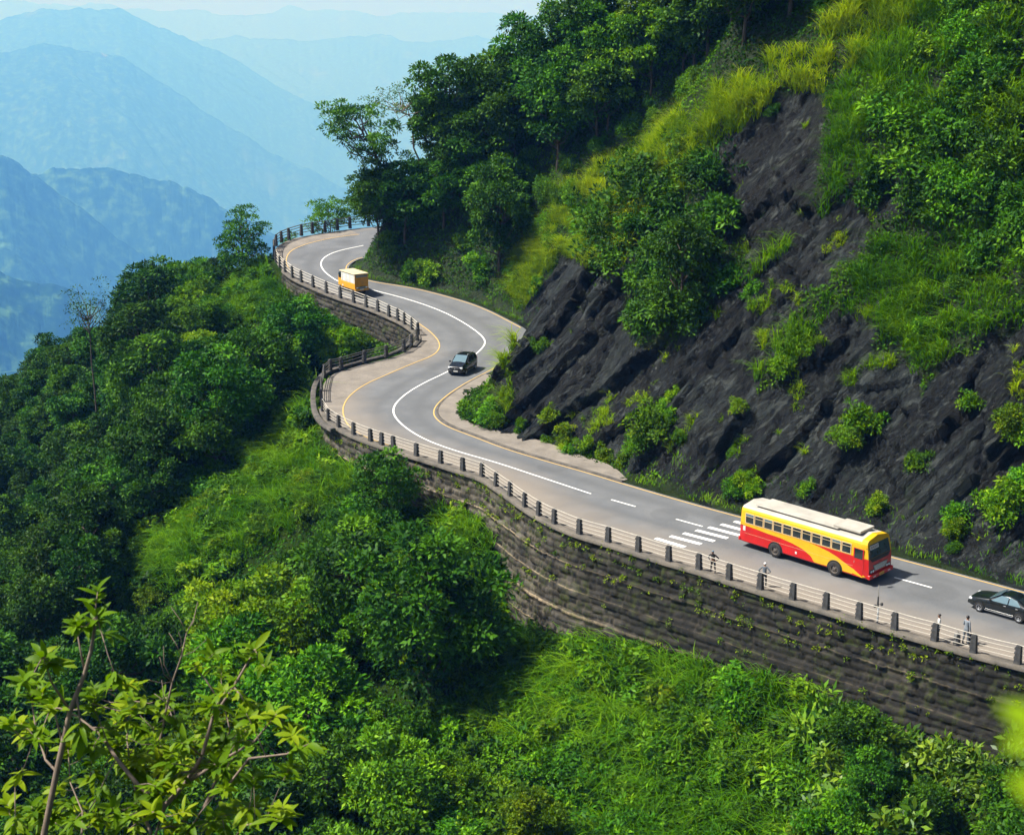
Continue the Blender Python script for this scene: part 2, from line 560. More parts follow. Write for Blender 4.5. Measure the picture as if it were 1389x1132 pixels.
# ------------------------------------------------------------------ setting materials
def mk_rock():
    """wet black rock: slanting beds, streaks, pale broken chips, painted wet highlights, ochre and moss"""
    m, nt, p, o = mat_new('wet_black_rock')
    g0 = pos(nt)
    cx = N(nt, 'ShaderNodeCombineXYZ')
    for i, v_ in enumerate(((-.608, .535, .58), (.435, -.383, .81), (.66, .75, 0))):
        d = N(nt, 'ShaderNodeVectorMath', operation='DOT_PRODUCT'); nt.links.new(g0, d.inputs[0]); d.inputs[1].default_value = v_
        nt.links.new(d.outputs['Value'], cx.inputs[i])
    def st_(sx, sy, sz):
        mp = N(nt, 'ShaderNodeMapping', i_Scale=(sx, sy, sz)); nt.links.new(cx.outputs[0], mp.inputs[0]); return mp.outputs[0]
    bed = noise(nt, 1.0, 9, .72, st_(.55, .12, .3), .8)
    streak = noise(nt, 1.0, 9, .75, st_(1.7, .45, .9), 1.1)
    fine = noise(nt, 1.0, 7, .75, st_(5.5, 1.8, 3.0), .6)
    mass = noise(nt, .13, 5, .6, g0)
    f = math_n(nt, 'ADD', math_n(nt, 'MULTIPLY', streak, .55), math_n(nt, 'ADD', math_n(nt, 'MULTIPLY', fine, .30), math_n(nt, 'MULTIPLY', mass, .15)))
    c = ramp(nt, f, [(.37, (.0015, .002, .0025)), (.45, (.006, .008, .009)), (.505, (.022, .027, .029)), (.56, (.052, .061, .061)), (.63, (.15, .158, .15))])
    sl = attr(nt, 'slab')
    c = mixc(nt, ramp(nt, sl, [(.25, (.75, .75, .75)), (.75, (0, 0, 0))]), c, mixc(nt, .74, c, (.002, .0032, .0034)))
    c = mixc(nt, math_n(nt, 'MULTIPLY', ramp(nt, sl, [(.55, (0, 0, 0)), (.85, (1, 1, 1))]), math_n(nt, 'MULTIPLY', streak, .95)), c, (.095, .105, .105))  # paler slabs with streaks, wet highlights put into the colour
    c = mixc(nt, math_n(nt, 'MULTIPLY', attr(nt, 'crack'), .9), c, (.001, .0015, .002))
    dk = ramp(nt, bed, [(.40, (1, 1, 1)), (.50, (0, 0, 0))])
    c = mixc(nt, math_n(nt, 'MULTIPLY', dk, .8), c, (.002, .0025, .003))
    ch = N(nt, 'ShaderNodeTexVoronoi', i_Scale=1.0, i_Randomness=1.0); nt.links.new(st_(2.2, .8, 1.4), ch.inputs['Vector'])
    chm = ramp(nt, math_n(nt, 'ADD', ch.outputs['Distance'], math_n(nt, 'MULTIPLY', math_n(nt, 'SUBTRACT', fine, .5), .7)), [(.06, (1, 1, 1)), (.14, (0, 0, 0))])
    chs = math_n(nt, 'MULTIPLY', chm, ramp(nt, noise(nt, .25, 5, .65, g0), [(.44, (0, 0, 0)), (.56, (1, 1, 1))]))
    c = mixc(nt, math_n(nt, 'MULTIPLY', chs, .7), c, (.26, .245, .22))
    scar_glint = ramp(nt, noise(nt, 1.0, 8, .72, st_(.9, .35, .5), 1.6), [(.555, (0, 0, 0)), (.60, (1, 1, 1))])
    c = mixc(nt, math_n(nt, 'MULTIPLY', scar_glint, .6), c, (.17, .175, .17))  # pale scars that double as painted wet highlights
    och = ramp(nt, noise(nt, .3, 6, .7, g0, .5), [(.60, (0, 0, 0)), (.72, (1, 1, 1))])
    c = mixc(nt, math_n(nt, 'MULTIPLY', och, math_n(nt, 'MULTIPLY', streak, .5)), c, (.12, .085, .035))
    ms = ramp(nt, noise(nt, .6, 8, .75, g0, .8), [(.60, (0, 0, 0)), (.68, (1, 1, 1))])
    c = mixc(nt, math_n(nt, 'MULTIPLY', ms, .6), c, (.045, .075, .008))
    c = mixc(nt, 1.0, c, (.60, .66, .62), 'MULTIPLY')
    g = ramp(nt, noise(nt, .9, 5, .6, g0), [(.3, (.010, .022, .004)), (.7, (.03, .05, .010))])
    rkf = ramp(nt, math_n(nt, 'ADD', attr(nt, 'rock'), math_n(nt, 'MULTIPLY', math_n(nt, 'SUBTRACT', streak, .5), .9)), [(.4, (0, 0, 0)), (.6, (1, 1, 1))])
    c = mixc(nt, rkf, g, c)
    nt.links.new(c, p.inputs['Base Color'])
    nt.links.new(ramp(nt, fine, [(.35, (.30, .30, .30)), (.65, (.62, .62, .62))]), p.inputs['Roughness'])
    p.inputs['Specular IOR Level'].default_value = .26
    b = bump(nt, bed, 1.0, 1.3)
    b = bump(nt, streak, 1.0, .55, b)
    b = bump(nt, fine, 1.0, .14, b)
    nt.links.new(b, p.inputs['Normal'])
    return m

def mk_soil():
    m, nt, p, o = mat_new('green_slope_soil')
    f = noise(nt, .6, 6, .65, pos(nt))
    nt.links.new(ramp(nt, f, [(.3, (.006, .014, .002)), (.55, (.015, .032, .004)), (.75, (.03, .04, .01))]), p.inputs['Base Color'])
    p.inputs['Roughness'].default_value = .95; p.inputs['Specular IOR Level'].default_value = .05
    nt.links.new(bump(nt, f, .6, .3), p.inputs['Normal'])
    return m

def mk_asphalt():
    m, nt, p, o = mat_new('worn_asphalt')
    n1 = noise(nt, .35, 6, .6, pos(nt)); n2 = noise(nt, 9, 5, .7, pos(nt)); n3 = noise(nt, 60, 3, .6, pos(nt))
    c = ramp(nt, n1, [(.3, (.098, .104, .110)), (.7, (.148, .154, .160))])
    # wheel tracks: darker oily middle of each lane
    lat = attr(nt, 'lat')
    tr = ramp(nt, math_n(nt, 'ABSOLUTE', math_n(nt, 'SUBTRACT', lat, 1.9)), [(.15, (1, 1, 1)), (1.0, (0, 0, 0))])
    c = mixc(nt, math_n(nt, 'MULTIPLY', tr, math_n(nt, 'MULTIPLY', n1, .75)), c, (.07, .074, .078))
    pv = N(nt, 'ShaderNodeTexVoronoi', i_Scale=.16); nt.links.new(pos(nt), pv.inputs['Vector'])
    c = mixc(nt, math_n(nt, 'MULTIPLY', ramp(nt, N(nt, 'ShaderNodeSeparateColor').outputs[0] if False else pv.outputs['Distance'], [(.25, (1, 1, 1)), (.27, (0, 0, 0))]), .22), c, (.06, .062, .064))
    ck = ramp(nt, math_n(nt, 'ABSOLUTE', math_n(nt, 'SUBTRACT', noise(nt, .55, 7, .7, pos(nt), 1.5), .5)), [(.0, (1, 1, 1)), (.006, (0, 0, 0))])
    c = mixc(nt, math_n(nt, 'MULTIPLY', ck, .4), c, (.035, .035, .036))
    ed = attr(nt, 'edge')
    wob = math_n(nt, 'ADD', ed, math_n(nt, 'MULTIPLY', math_n(nt, 'SUBTRACT', noise(nt, .25, 6, .65, pos(nt)), .5), 3.6))
    du = ramp(nt, math_n(nt, 'DIVIDE', wob, 4.6), [(.12, (1, 1, 1)), (1.0, (0, 0, 0))])
    c = mixc(nt, math_n(nt, 'MULTIPLY', du, .78), c, (.24, .20, .155))
    c = mixc(nt, math_n(nt, 'MULTIPLY', ramp(nt, n2, [(.4, (0, 0, 0)), (.75, (1, 1, 1))]), .18), c, (.22, .20, .17))
    nt.links.new(c, p.inputs['Base Color'])
    p.inputs['Roughness'].default_value = .78
    p.inputs['Specular IOR Level'].default_value = .35
    nt.links.new(bump(nt, n3, .35, .02), p.inputs['Normal'])
    return m

def mk_ground(name, c0, c1, sc=.6, crack=True):
    m, nt, p, o = mat_new(name)
    n1 = noise(nt, sc, 7, .66, pos(nt))
    c = ramp(nt, n1, [(.28, c0), (.72, c1)])
    if crack:
        n2 = noise(nt, 1.3, 6, .7, pos(nt), 1.4)
        k = ramp(nt, math_n(nt, 'ABSOLUTE', math_n(nt, 'SUBTRACT', n2, .5)), [(.0, (1, 1, 1)), (.012, (0, 0, 0))])
        c = mixc(nt, math_n(nt, 'MULTIPLY', k, .5), c, tuple(q * .35 for q in c0))
    nt.links.new(c, p.inputs['Base Color'])
    p.inputs['Roughness'].default_value = .85
    nt.links.new(bump(nt, noise(nt, 25, 4, .6, pos(nt)), .4, .03), p.inputs['Normal'])
    return m

def mk_paint(name, col):
    m, nt, p, o = mat_new(name)
    n1 = noise(nt, 5, 7, .75, pos(nt))
    c = ramp(nt, n1, [(.30, tuple(q * .45 for q in col)), (.44, col)])
    nt.links.new(c, p.inputs['Base Color'])
    p.inputs['Roughness'].default_value = .6
    return m

def mk_stone():
    """damp mossy stone; block shade, joints and ledges come with the wall's own relief"""
    m, nt, p, o = mat_new('mossy_stone_blocks')
    n1 = noise(nt, .22, 6, .65, pos(nt)); n2 = noise(nt, 2.6, 8, .75, pos(nt)); n3 = noise(nt, .9, 7, .75, pos(nt), .7)
    t = math_n(nt, 'ADD', math_n(nt, 'MULTIPLY', attr(nt, 'shade'), .62), math_n(nt, 'MULTIPLY', n2, .55))
    c = ramp(nt, t, [(.25, (.008, .008, .007)), (.5, (.028, .026, .021)), (.72, (.064, .058, .047)), (.95, (.13, .118, .10))])
    jf = attr(nt, 'joint')
    pale = ramp(nt, noise(nt, .55, 5, .7, pos(nt)), [(.36, (0, 0, 0)), (.54, (1, 1, 1))])
    c = mixc(nt, jf, c, mixc(nt, pale, (.010, .009, .008), (.15, .128, .095)))
    lf = math_n(nt, 'MULTIPLY', ramp(nt, attr(nt, 'ledge'), [(.5, (0, 0, 0)), (.8, (1, 1, 1))]), ramp(nt, noise(nt, .9, 5, .7, pos(nt)), [(.36, (0, 0, 0)), (.58, (1, 1, 1))]))
    c = mixc(nt, lf, c, (.36, .28, .18))
    damp = ramp(nt, math_n(nt, 'ADD', math_n(nt, 'MULTIPLY', n1, 1.2), math_n(nt, 'MULTIPLY', attr(nt, 'damp'), .45)), [(.55, (0, 0, 0)), (1.05, (1, 1, 1))])
    c = mixc(nt, math_n(nt, 'MULTIPLY', damp, .82), c, (.009, .009, .008))
    mo = ramp(nt, n3, [(.51, (0, 0, 0)), (.63, (1, 1, 1))])
    c = mixc(nt, math_n(nt, 'MULTIPLY', mo, .65), c, (.042, .058, .008))
    nt.links.new(c, p.inputs['Base Color'])
    p.inputs['Roughness'].default_value = .85; p.inputs['Specular IOR Level'].default_value = .25
    nt.links.new(bump(nt, n2, .8, .10), p.inputs['Normal'])
    return m

M = {}
M['rock'] = mk_rock(); M['soil'] = mk_soil(); M['asphalt'] = mk_asphalt(); M['stone'] = mk_stone()
M['pave'] = mk_ground('dusty_pavement', (.14, .122, .10), (.25, .218, .18))
M['kerb'] = mk_ground('stained_kerb', (.03, .03, .026), (.14, .12, .10), 1.5)
M['coping'] = mk_ground('mossy_coping', (.05, .047, .04), (.17, .145, .115), .9)
M['white'] = mk_paint('white_road_paint', (.78, .77, .73))
M['yellow'] = mk_paint('yellow_road_paint', (.62, .40, .12))

# ------------------------------------------------------------------ the ground
a_rock = {'rock': GR.ravel(), 'slab': GTONE.ravel(), 'crack': GCRACK.ravel()}
keep = hillcell
v1, f1, a1 = compact(V, grid_faces(*GX.shape, keep), a_rock)
o = link('rocky_hillside', mesh_np('rocky_hillside', v1, f1, a1, False), M['rock']); tag(o, kind='structure')
v1, f1, a1 = compact(V, grid_faces(*GX.shape, ~keep), a_rock)
o = link('valley_slope', mesh_np('valley_slope', v1, f1, a1, True), M['soil']); tag(o, kind='structure')

def sheet(name, poly, mat, lift=0.0, step=1.0, attrs=None):
    poly = np.asarray(poly, float)
    lo, hi = poly.min(0), poly.max(0)
    gx, gy = np.meshgrid(np.arange(lo[0], hi[0], step), np.arange(lo[1], hi[1], step))
    g = np.stack([gx.ravel(), gy.ravel()], 1) + rng.uniform(-.02, .02, (gx.size, 2))
    g = g[in_poly(g, poly)]
    dmin, _, _ = seg_dist(g, np.vstack([poly, poly[:1]]))
    g = g[dmin > step * .35]
    pts = [Vector(q) for q in poly] + [Vector(q) for q in g]
    res = delaunay_2d_cdt(pts, [], [list(range(len(poly)))], 1, 1e-5)
    P = np.array([tuple(v) for v in res[0]])
    V = np.column_stack([P, zroad(P[:, 1]) + lift])
    Fa = [f for f in res[2] if len(f) == 3]
    me = mesh_np(name, V, np.array(Fa), {k: fn(P) for k, fn in (attrs or {}).items()}, True)
    bm = bmesh.new(); bm.from_mesh(me); bmesh.ops.recalc_face_normals(bm, faces=bm.faces)
    if sum(f.normal.z for f in bm.faces) < 0: bmesh.ops.reverse_faces(bm, faces=bm.faces)
    bm.to_mesh(me); bm.free()
    return tag(link(name, me, mat), kind='structure')

MIDALL = smooth_line(np.vstack([[ground_pt(1450, 850)], [ground_pt(1213, 783)], [ground_pt(935, 707)], MID[::8], [ground_pt(480, 386)], MID2[::8]]), .7)
sheet('road', np.vstack([OUT, INN[::-1]]), M['asphalt'], 0.0, 1.0,
      {'edge': lambda P: seg_dist(P, OUT)[0] + 3.0 * sstep(150, 160, P[:, 1]) - 1.0, 'lat': lambda P: seg_dist(P, MIDALL)[0]})

def sub(L, a, b):
    ia = ((L - a) ** 2).sum(1).argmin(); ib = ((L - b) ** 2).sum(1).argmin()
    return L[ia:ib + 1] if ia <= ib else L[ib:ia + 1][::-1]

def offset(L, d):
    t = np.gradient(L, axis=0); t /= np.linalg.norm(t, axis=1)[:, None] + 1e-9
    return L + np.stack([-t[:, 1], t[:, 0]], 1) * d

def ribbon(name, L, width, mat, lift, h=0.0, off=0.0, parent=None, structure=True, step=None):
    """flat (h=0) or raised strip along a plan line"""
    A, B = offset(L, off - width / 2), offset(L, off + width / 2)
    n = len(L)
    z = zroad(L[:, 1])
    if h <= 0:
        V = np.vstack([np.column_stack([A, zroad(A[:, 1]) + lift]), np.column_stack([B, zroad(B[:, 1]) + lift])])
        Fa = [(i, i + 1, n + i + 1, n + i) for i in range(n - 1)]
        me = mesh_np(name, V, np.array(Fa))
    else:
        rows = [(A, lift), (A, lift + h - .02), (A * .9 + B * .1, lift + h), (B * .9 + A * .1, lift + h), (B, lift + h - .02), (B, lift)]
        V = np.vstack([np.column_stack([q, z + l]) for q, l in rows])
        Fa = []
        for r in range(5):
            for i in range(n - 1):
                a, b = r * n + i, (r + 1) * n + i
                Fa.append((a, a + 1, b + 1, b))
        me = mesh_np(name, V, np.array(Fa))
    bm = bmesh.new(); bm.from_mesh(me); bmesh.ops.recalc_face_normals(bm, faces=bm.faces)
    if h <= 0 and sum(f.normal.z for f in bm.faces) < 0: bmesh.ops.reverse_faces(bm, faces=bm.faces)
    bm.to_mesh(me); bm.free()
    o = link(name, me, mat, parent)
    if structure: tag(o, kind='structure')
    return o

# lay-by on the outer bend, pavement round the rock nose, far shoulder
lay = np.vstack([YEL, sub(OUT, YEL[-1], YEL[0])])
sheet('layby_pavement', lay, M['pave'], .012, 1.0)
far_sh = np.vstack([YEL2, sub(OUT, YEL2[-1], YEL2[0])])
sheet('roadside_pavement', far_sh, M['pave'], .012, 1.0)
PAVE = line_px(PAVE_PX)
kerb_in = sub(INN, PAVE[0], PAVE[-1])
kerb_in = offset(kerb_in, -.75) if False else kerb_in
inner = np.vstack([offset(kerb_in, 0), PAVE[::-1]]) 
sheet('roadside_pavement', inner, M['pave'], .13, .8)
# the kerb faces
ribbon('kerb', kerb_in, .26, M['kerb'], -.02, .155)
ribbon('kerb', sub(OUT, ground_pt(463, 582), ground_pt(567, 456)), .5, M['kerb'], -.05, .30, 0.75)

# painted lines
ribbon('road_marking', MID, .17, M['white'], .022)
ribbon('road_marking', MID2, .17, M['white'], .022)
ribbon('road_marking', YEL, .11, M['yellow'], .028)
ribbon('road_marking', YEL2, .11, M['yellow'], .028)
sgn = 1 if in_poly(offset(INN, .5), HILL_POLY).mean() < .5 else -1
INE = offset(INN, .32 * sgn)
ribbon('road_marking', sub(INE, ground_pt(1450, 818), ground_pt(679, 497)), .11, M['yellow'], .022)
ribbon('road_marking', sub(INE, ground_pt(712, 445), ground_pt(493, 349)), .11, M['yellow'], .022)
for a, b in (((829, 677.6), (862, 687)), ((455, 379.5), (466, 385)), ((917, 704), (953, 714)), ((1213, 783), (1264, 797))):
    ribbon('road_marking', smooth_line([ground_pt(*a), ground_pt(*b)], .5), .17, M['white'], .022)
for a, b in (((889, 730), (929, 742)), ((909, 727), (951, 738)), ((927, 723), (969, 734)), ((944, 719), (987, 730)), ((961, 715), (1003, 726)), ((978, 711), (1020, 722)), ((996, 707), (1036, 718))):
    ribbon('crossing_bar', smooth_line([ground_pt(*a), ground_pt(*b)], .5), .42, M['white'], .022)

# ------------------------------------------------------------------ mountains across the valley
def mk_forest_far():
    m, nt, p, o = mat_new('far_forest')
    n1 = noise(nt, .0012, 7, .65, pos(nt)); n2 = noise(nt, .010, 7, .7, pos(nt))
    c = ramp(nt, n2, [(.36, (.002, .010, .005)), (.5, (.012, .038, .010)), (.62, (.06, .14, .035))])
    sc = ramp(nt, n1, [(.60, (0, 0, 0)), (.70, (1, 1, 1))])
    c = mixc(nt, math_n(nt, 'MULTIPLY', sc, .8), c, (.10, .16, .05))
    sc2 = ramp(nt, noise(nt, .002, 6, .7, pos(nt)), [(.70, (0, 0, 0)), (.74, (1, 1, 1))])
    c = mixc(nt, math_n(nt, 'MULTIPLY', sc2, .8), c, (.30, .29, .25))
    nt.links.new(c, p.inputs['Base Color'])
    p.inputs['Roughness'].default_value = .95; p.inputs['Specular IOR Level'].default_value = 0
    return m
M['far'] = mk_forest_far()

def worley(x, y, seed):
    ix, iy = np.floor(x).astype(np.int64), np.floor(y).astype(np.int64)
    best = np.full(np.shape(x), 9.0); hh = np.zeros(np.shape(x))
    for dx in (-1, 0, 1):
        for dy in (-1, 0, 1):
            cx, cy = ix + dx, iy + dy
            jx = cx + .15 + .7 * hash3(cx, cy, cx * 0, seed); jy = cy + .15 + .7 * hash3(cx, cy, cx * 0 + 1, seed)
            d = np.hypot(x - jx, y - jy)
            m = d < best
            best = np.where(m, d, best); hh = np.where(m, hash3(cx, cy, cx * 0 + 2, seed), hh)
    return best, hh

def mountain(crest, r0, front, back, rs, crown, relief, seed, naz=420, slope=.62):
    pxs = np.linspace(crest[0][0], crest[-1][0], naz)
    row = np.interp(pxs, [c[0] for c in crest], [c[1] for c in crest])
    row = row + 6 * fbm(pxs / 60, seed, 0, 4, seed)
    az = np.arctan2((pxs - CX) / FPX, ct)
    rr = np.arange(r0 - front, r0 + back, rs)
    A, RR = np.meshgrid(az, rr)
    ang = PITCH + np.arctan((row - CY) / FPX)            # below the horizontal
    zc = HC - r0 * np.tan(ang)
    X, Y = RR * np.sin(A), RR * np.cos(A)
    wx = relief * .5 * vnoise(X / relief, Y / relief, 0, seed + 70)
    sp = fbm((X + wx) / relief, (Y - wx) / relief, 0, 6, seed + 3, True)
    dr = r0 - RR
    Z = zc[None] - np.where(dr > 0, slope * dr, -.75 * -dr * -1 if False else .75 * np.abs(dr)) + (sp - .5) * relief * .27 * np.clip(np.abs(dr) / relief, 0, 1.2)
    d, h = worley(X / crown, Y / crown, seed + 9)
    Z = Z + crown * .22 * np.sqrt(np.clip(1 - (d / .75) ** 2, 0, 1)) * (.5 + .7 * h)
    me = mesh_np('mountain', np.stack([X, Y, Z], -1).reshape(-1, 3), grid_faces(*X.shape), None, True)
    o = link('mountain', me, M['far']); tag(o, kind='structure')
    return o

mountain([(-330, 330), (-150, 325), (0, 341), (54, 362), (100, 372), (150, 396), (210, 440), (300, 520), (420, 620)], 6500, 3610, 2850, 24, 71, 1520, 101, 754)
mountain([(-330, 180), (-120, 185), (0, 197), (40, 207), (70, 228), (120, 262), (200, 325), (300, 410), (420, 500)], 10300, 4940, 2850, 33, 81, 2470, 102, 812)
mountain([(-100, 235), (60, 228), (100, 216), (170, 224), (205, 232), (250, 242), (300, 268), (340, 290), (400, 325), (520, 400), (640, 480)], 11600, 6840, 3420, 40, 90, 2850, 103, 812)
mountain([(-330, 70), (-120, 60), (0, 70), (60, 60), (100, 56), (150, 64), (200, 74), (260, 112), (330, 165), (420, 225), (520, 275), (680, 350)], 23750, 11400, 4750, 71, 124, 4560, 104, 754)
mountain([(-330, 60), (-100, 50), (0, 44), (60, 26), (106, 16), (125, 21), (150, 14), (198, 11), (225, 20), (267, 40), (316, 62), (380, 110), (480, 165), (600, 220), (760, 290)], 32300, 13300, 5700, 94, 152, 5700, 105, 696)
mountain([(100, 90), (250, 72), (318, 58), (346, 52), (376, 56), (410, 50), (445, 49), (500, 47), (570, 60), (650, 52), (740, 70), (900, 90)], 43700, 15200, 5700, 130, 190, 7220, 106, 580)
mountain([(-330, 30), (-100, 22), (0, 14), (60, 4), (200, 8), (330, 18), (420, 10), (520, 22), (620, 14), (700, 24), (900, 20)], 58900, 15200, 5700, 165, 247, 9500, 107, 522)
# valley floor, far below
xs = np.linspace(-50000, 50000, 60); ys = np.linspace(100, 70000, 60)
gx, gy = np.meshgrid(xs, ys)
gz = -700 - .12 * gy + 40 * fbm(gx / 700, gy / 700, 0, 3, 5)
o = link('valley_floor', mesh_np('valley_floor', np.stack([gx, gy, gz], -1).reshape(-1, 3), grid_faces(60, 60), None, True), M['far']); tag(o, kind='structure')

# ------------------------------------------------------------------ the air
def mk_haze():
    m = bpy.data.materials.new('haze'); m.use_nodes = True
    nt = m.node_tree
    nt.nodes.remove(nt.nodes['Principled BSDF'])
    v = nt.nodes.new('ShaderNodeVolumePrincipled')
    v.inputs['Color'].default_value = (.105, .37, 1.0, 1)
    v.inputs['Density'].default_value = .000125
    v.inputs['Absorption Color'].default_value = (1, .90, 1, 1)
    v.inputs['Anisotropy'].default_value = 0.0
    nt.links.new(v.outputs[0], nt.nodes['Material Output'].inputs['Volume'])
    m.cycles.homogeneous_volume = True if hasattr(m.cycles, 'homogeneous_volume') else None
    return m
hz = MB(); hz.box((0, 35900, -5500), (140000, 72000, 11400))
o = hz.build('haze', mk_haze()); tag(o, kind='stuff')

# ------------------------------------------------------------------ vegetation: leaf builders
UPV = np.array([0, 0, 1.0])

def unit(a): return a / (np.linalg.norm(a, axis=-1, keepdims=True) + 1e-9)

def leaf_quads(C, out, L, W, g, droop=.25, rnd=.7, fold=.18):
    """folded diamond leaves at C pointing roughly along out"""
    n = len(C)
    ax = unit(out + rnd * g.normal(size=(n, 3)) - droop * UPV)
    nrm = unit(UPV * .9 + .5 * out + .55 * g.normal(size=(n, 3)))
    b = unit(np.cross(ax, nrm)); nr = np.cross(b, ax)
    L = np.asarray(L).reshape(-1, 1); W = np.asarray(W).reshape(-1, 1)
    v0 = C; v2 = C + ax * L
    mid = C + ax * L * .45
    v1 = mid + b * W * .5 + nr * W * fold; v3 = mid - b * W * .5 + nr * W * fold
    V = np.stack([v0, v1, v2, v3], 1).reshape(-1, 3)
    F_ = np.arange(4 * n).reshape(n, 4)
    return V, F_

def cluster_leaves(centers, rad, n_each, L, g, tone_c, flat=.62, aspect=.5, tspread=.16):
    C, O, T = [], [], []
    for c, r, t in zip(centers, rad, tone_c):
        k = int(n_each * (r / np.mean(rad)) ** 1.6)
        d = unit(g.normal(size=(k, 3)) + np.array([0, 0, .75]))
        rr = r * g.uniform(.55, 1.08, (k, 1))
        C.append(c + d * rr * np.array([1, 1, flat])); O.append(d)
        T.append(np.clip(t + g.normal(0, tspread, k), 0, 1))
    C, O, T = np.vstack(C), np.vstack(O), np.concatenate(T)
    ls = L * g.uniform(.65, 1.25, len(C))
    V, F_ = leaf_quads(C, O, ls, ls * aspect, g)
    return V, F_, np.repeat(T, 4)

def tree_proto(seed, h, cr, ch, leaf, ncl, nl, trunk_r=.16, sparse=0.0, lean=(0, 0), low=.25, rcl=(.16, .30), aspect=.5):
    """trunk with limbs that reach leaf clumps spread through an uneven crown; origin at the foot"""
    g = np.random.default_rng(seed)
    cz = h - ch * .5
    ctr = []
    tries = 0
    while len(ctr) < ncl and tries < 4000:
        tries += 1
        d = unit(g.normal(size=3))
        r = g.uniform(.35, 1.0) ** .6
        bump_ = 1 + .38 * float(vnoise(d[0] * 1.6 + seed, d[1] * 1.6, d[2] * 1.6, seed))
        p = d * r * bump_ * np.array([cr, cr, ch * .5])
        if p[2] < -ch * .5 * (1 - low) and g.random() < .6: continue
        p = p + np.array([lean[0], lean[1], cz]) * np.array([(p[2] + cz) / h, (p[2] + cz) / h, 1])
        if all(np.linalg.norm(p - q) > cr * .30 for q in ctr): ctr.append(p)
    ctr = np.array(ctr)
    rad = g.uniform(*rcl, len(ctr)) * cr * 1.25
    tone = np.clip(.5 + .22 * g.normal(size=len(ctr)), .05, .95)
    V, F_, T = cluster_leaves(ctr, rad, nl, leaf, g, tone, aspect=aspect)
    crown = mesh_np('crown', V, F_, {'tone': T})
    t = MB()
    top = np.array([lean[0] * .7, lean[1] * .7, h * .82])
    n = 7
    wob = g.normal(0, .10, (n, 2)) * cr * .5
    tp = [np.array([0, 0, -.9])] + [top * (i / n) + np.r_[wob[i - 1] * (i / n), 0] for i in range(1, n + 1)]
    t.tube(tp, [trunk_r * 1.5] + [trunk_r * (1 - .75 * i / n) for i in range(1, n + 1)], 7)
    for c in ctr[g.permutation(len(ctr))[:min(len(ctr), 22)]]:
        zt = np.clip(c[2] - g.uniform(.15, .4) * ch, h * .18, h * .78)
        k = np.clip(zt / (h * .82), 0, 1)
        a = top * k; a[2] = zt
        i = min(int(k * n), n - 1); a[:2] = tp[i + 1][:2]
        m_ = a * .5 + c * .5 + np.array([0, 0, -.1 * cr]) + g.normal(0, .08 * cr, 3)
        t.tube([a, m_, c], [trunk_r * .42, trunk_r * .28, trunk_r * .10], 5, cap=False)
    trunk = mesh_py('trunk', t.V, t.F, True)
    return trunk, crown

def shrub_proto(seed, r, h, leaf, ncl, nl, aspect=.45, rcl=(.25, .42)):
    g = np.random.default_rng(seed)
    d = unit(g.normal(size=(ncl, 3))); d[:, 2] = np.abs(d[:, 2])
    ctr = d * np.array([r, r, h]) * g.uniform(.35, .95, (ncl, 1)) * (1 + .3 * g.normal(size=(ncl, 1))).clip(.6, 1.4)
    rad = g.uniform(*rcl, ncl) * r
    tone = np.clip(.5 + .22 * g.normal(size=ncl), .05, .95)
    V, F_, T = cluster_leaves(ctr, rad, nl, leaf, g, tone, flat=.9, aspect=aspect)
    # a few leading shoots
    return mesh_np('shrub', V, F_, {'tone': T})

def blades(P, nrm, L, W, g, lean=.6, segs=3, dirv=None):
    """arching grass blades as tapering strips; P (n,3)"""
    n = len(P)
    a = g.uniform(0, 2 * np.pi, n)
    h = np.stack([np.cos(a), np.sin(a), np.zeros(n)], 1)
    if dirv is not None: h = unit(h * .8 + dirv)
    up0 = unit(UPV + .35 * nrm + .28 * g.normal(size=(n, 3)))
    side = unit(np.cross(h, UPV) + .01)
    L = np.asarray(L).reshape(-1, 1); W = np.asarray(W).reshape(-1, 1)
    lv = lean * g.uniform(.5, 1.5, (n, 1))
    rows = []
    for k in range(segs + 1):
        t = k / segs
        c = P + up0 * L * (t - .38 * lv * t * t * t) + h * L * lv * .75 * t * t
        wd = W * (1 - t ** 1.5) + .004
        rows += [c - side * wd * .5, c + side * wd * .5]
    V = np.stack(rows, 1)
    F_ = []
    for k in range(segs):
        F_.append(np.array([2 * k, 2 * k + 1, 2 * k + 3, 2 * k + 2]))
    m = 2 * (segs + 1)
    F_ = (np.arange(n)[:, None, None] * m + np.array(F_)[None]).reshape(-1, 4)
    return V.reshape(-1, 3), F_, m

M['bark'] = plain('bark', (.085, .062, .045), .9, var=.5, scale=4, bmp=.5)
M['bark_pale'] = plain('pale_bark', (.20, .15, .11), .85, var=.4, scale=6)
M['leaf_dark'] = leaf_mat('dark_leaves', [(0, (0.0102, 0.0370, 0.0031)), (.5, (0.0289, 0.1008, 0.0041)), (1, (0.0875, 0.2150, 0.0061))], .24, .55, .12)
M['leaf_deep'] = leaf_mat('very_dark_leaves', [(0, (0.0074, 0.0280, 0.0029)), (.5, (0.0208, 0.0752, 0.0038)), (1, (0.0610, 0.1632, 0.0058))], .2, .55, .12)  # darker version of the dark leaves, for the left woods
M['leaf_mid'] = leaf_mat('green_leaves', [(0, (0.0176, 0.0628, 0.0032)), (.5, (0.0568, 0.1729, 0.0042)), (1, (0.1752, 0.3466, 0.0063))], .30, .55, .12)
M['leaf_bright'] = leaf_mat('bright_leaves', [(0, (0.0401, 0.1082, 0.0030)), (.5, (0.1113, 0.2561, 0.0040)), (1, (0.2823, 0.4136, 0.0079))], .36, .55, .12)
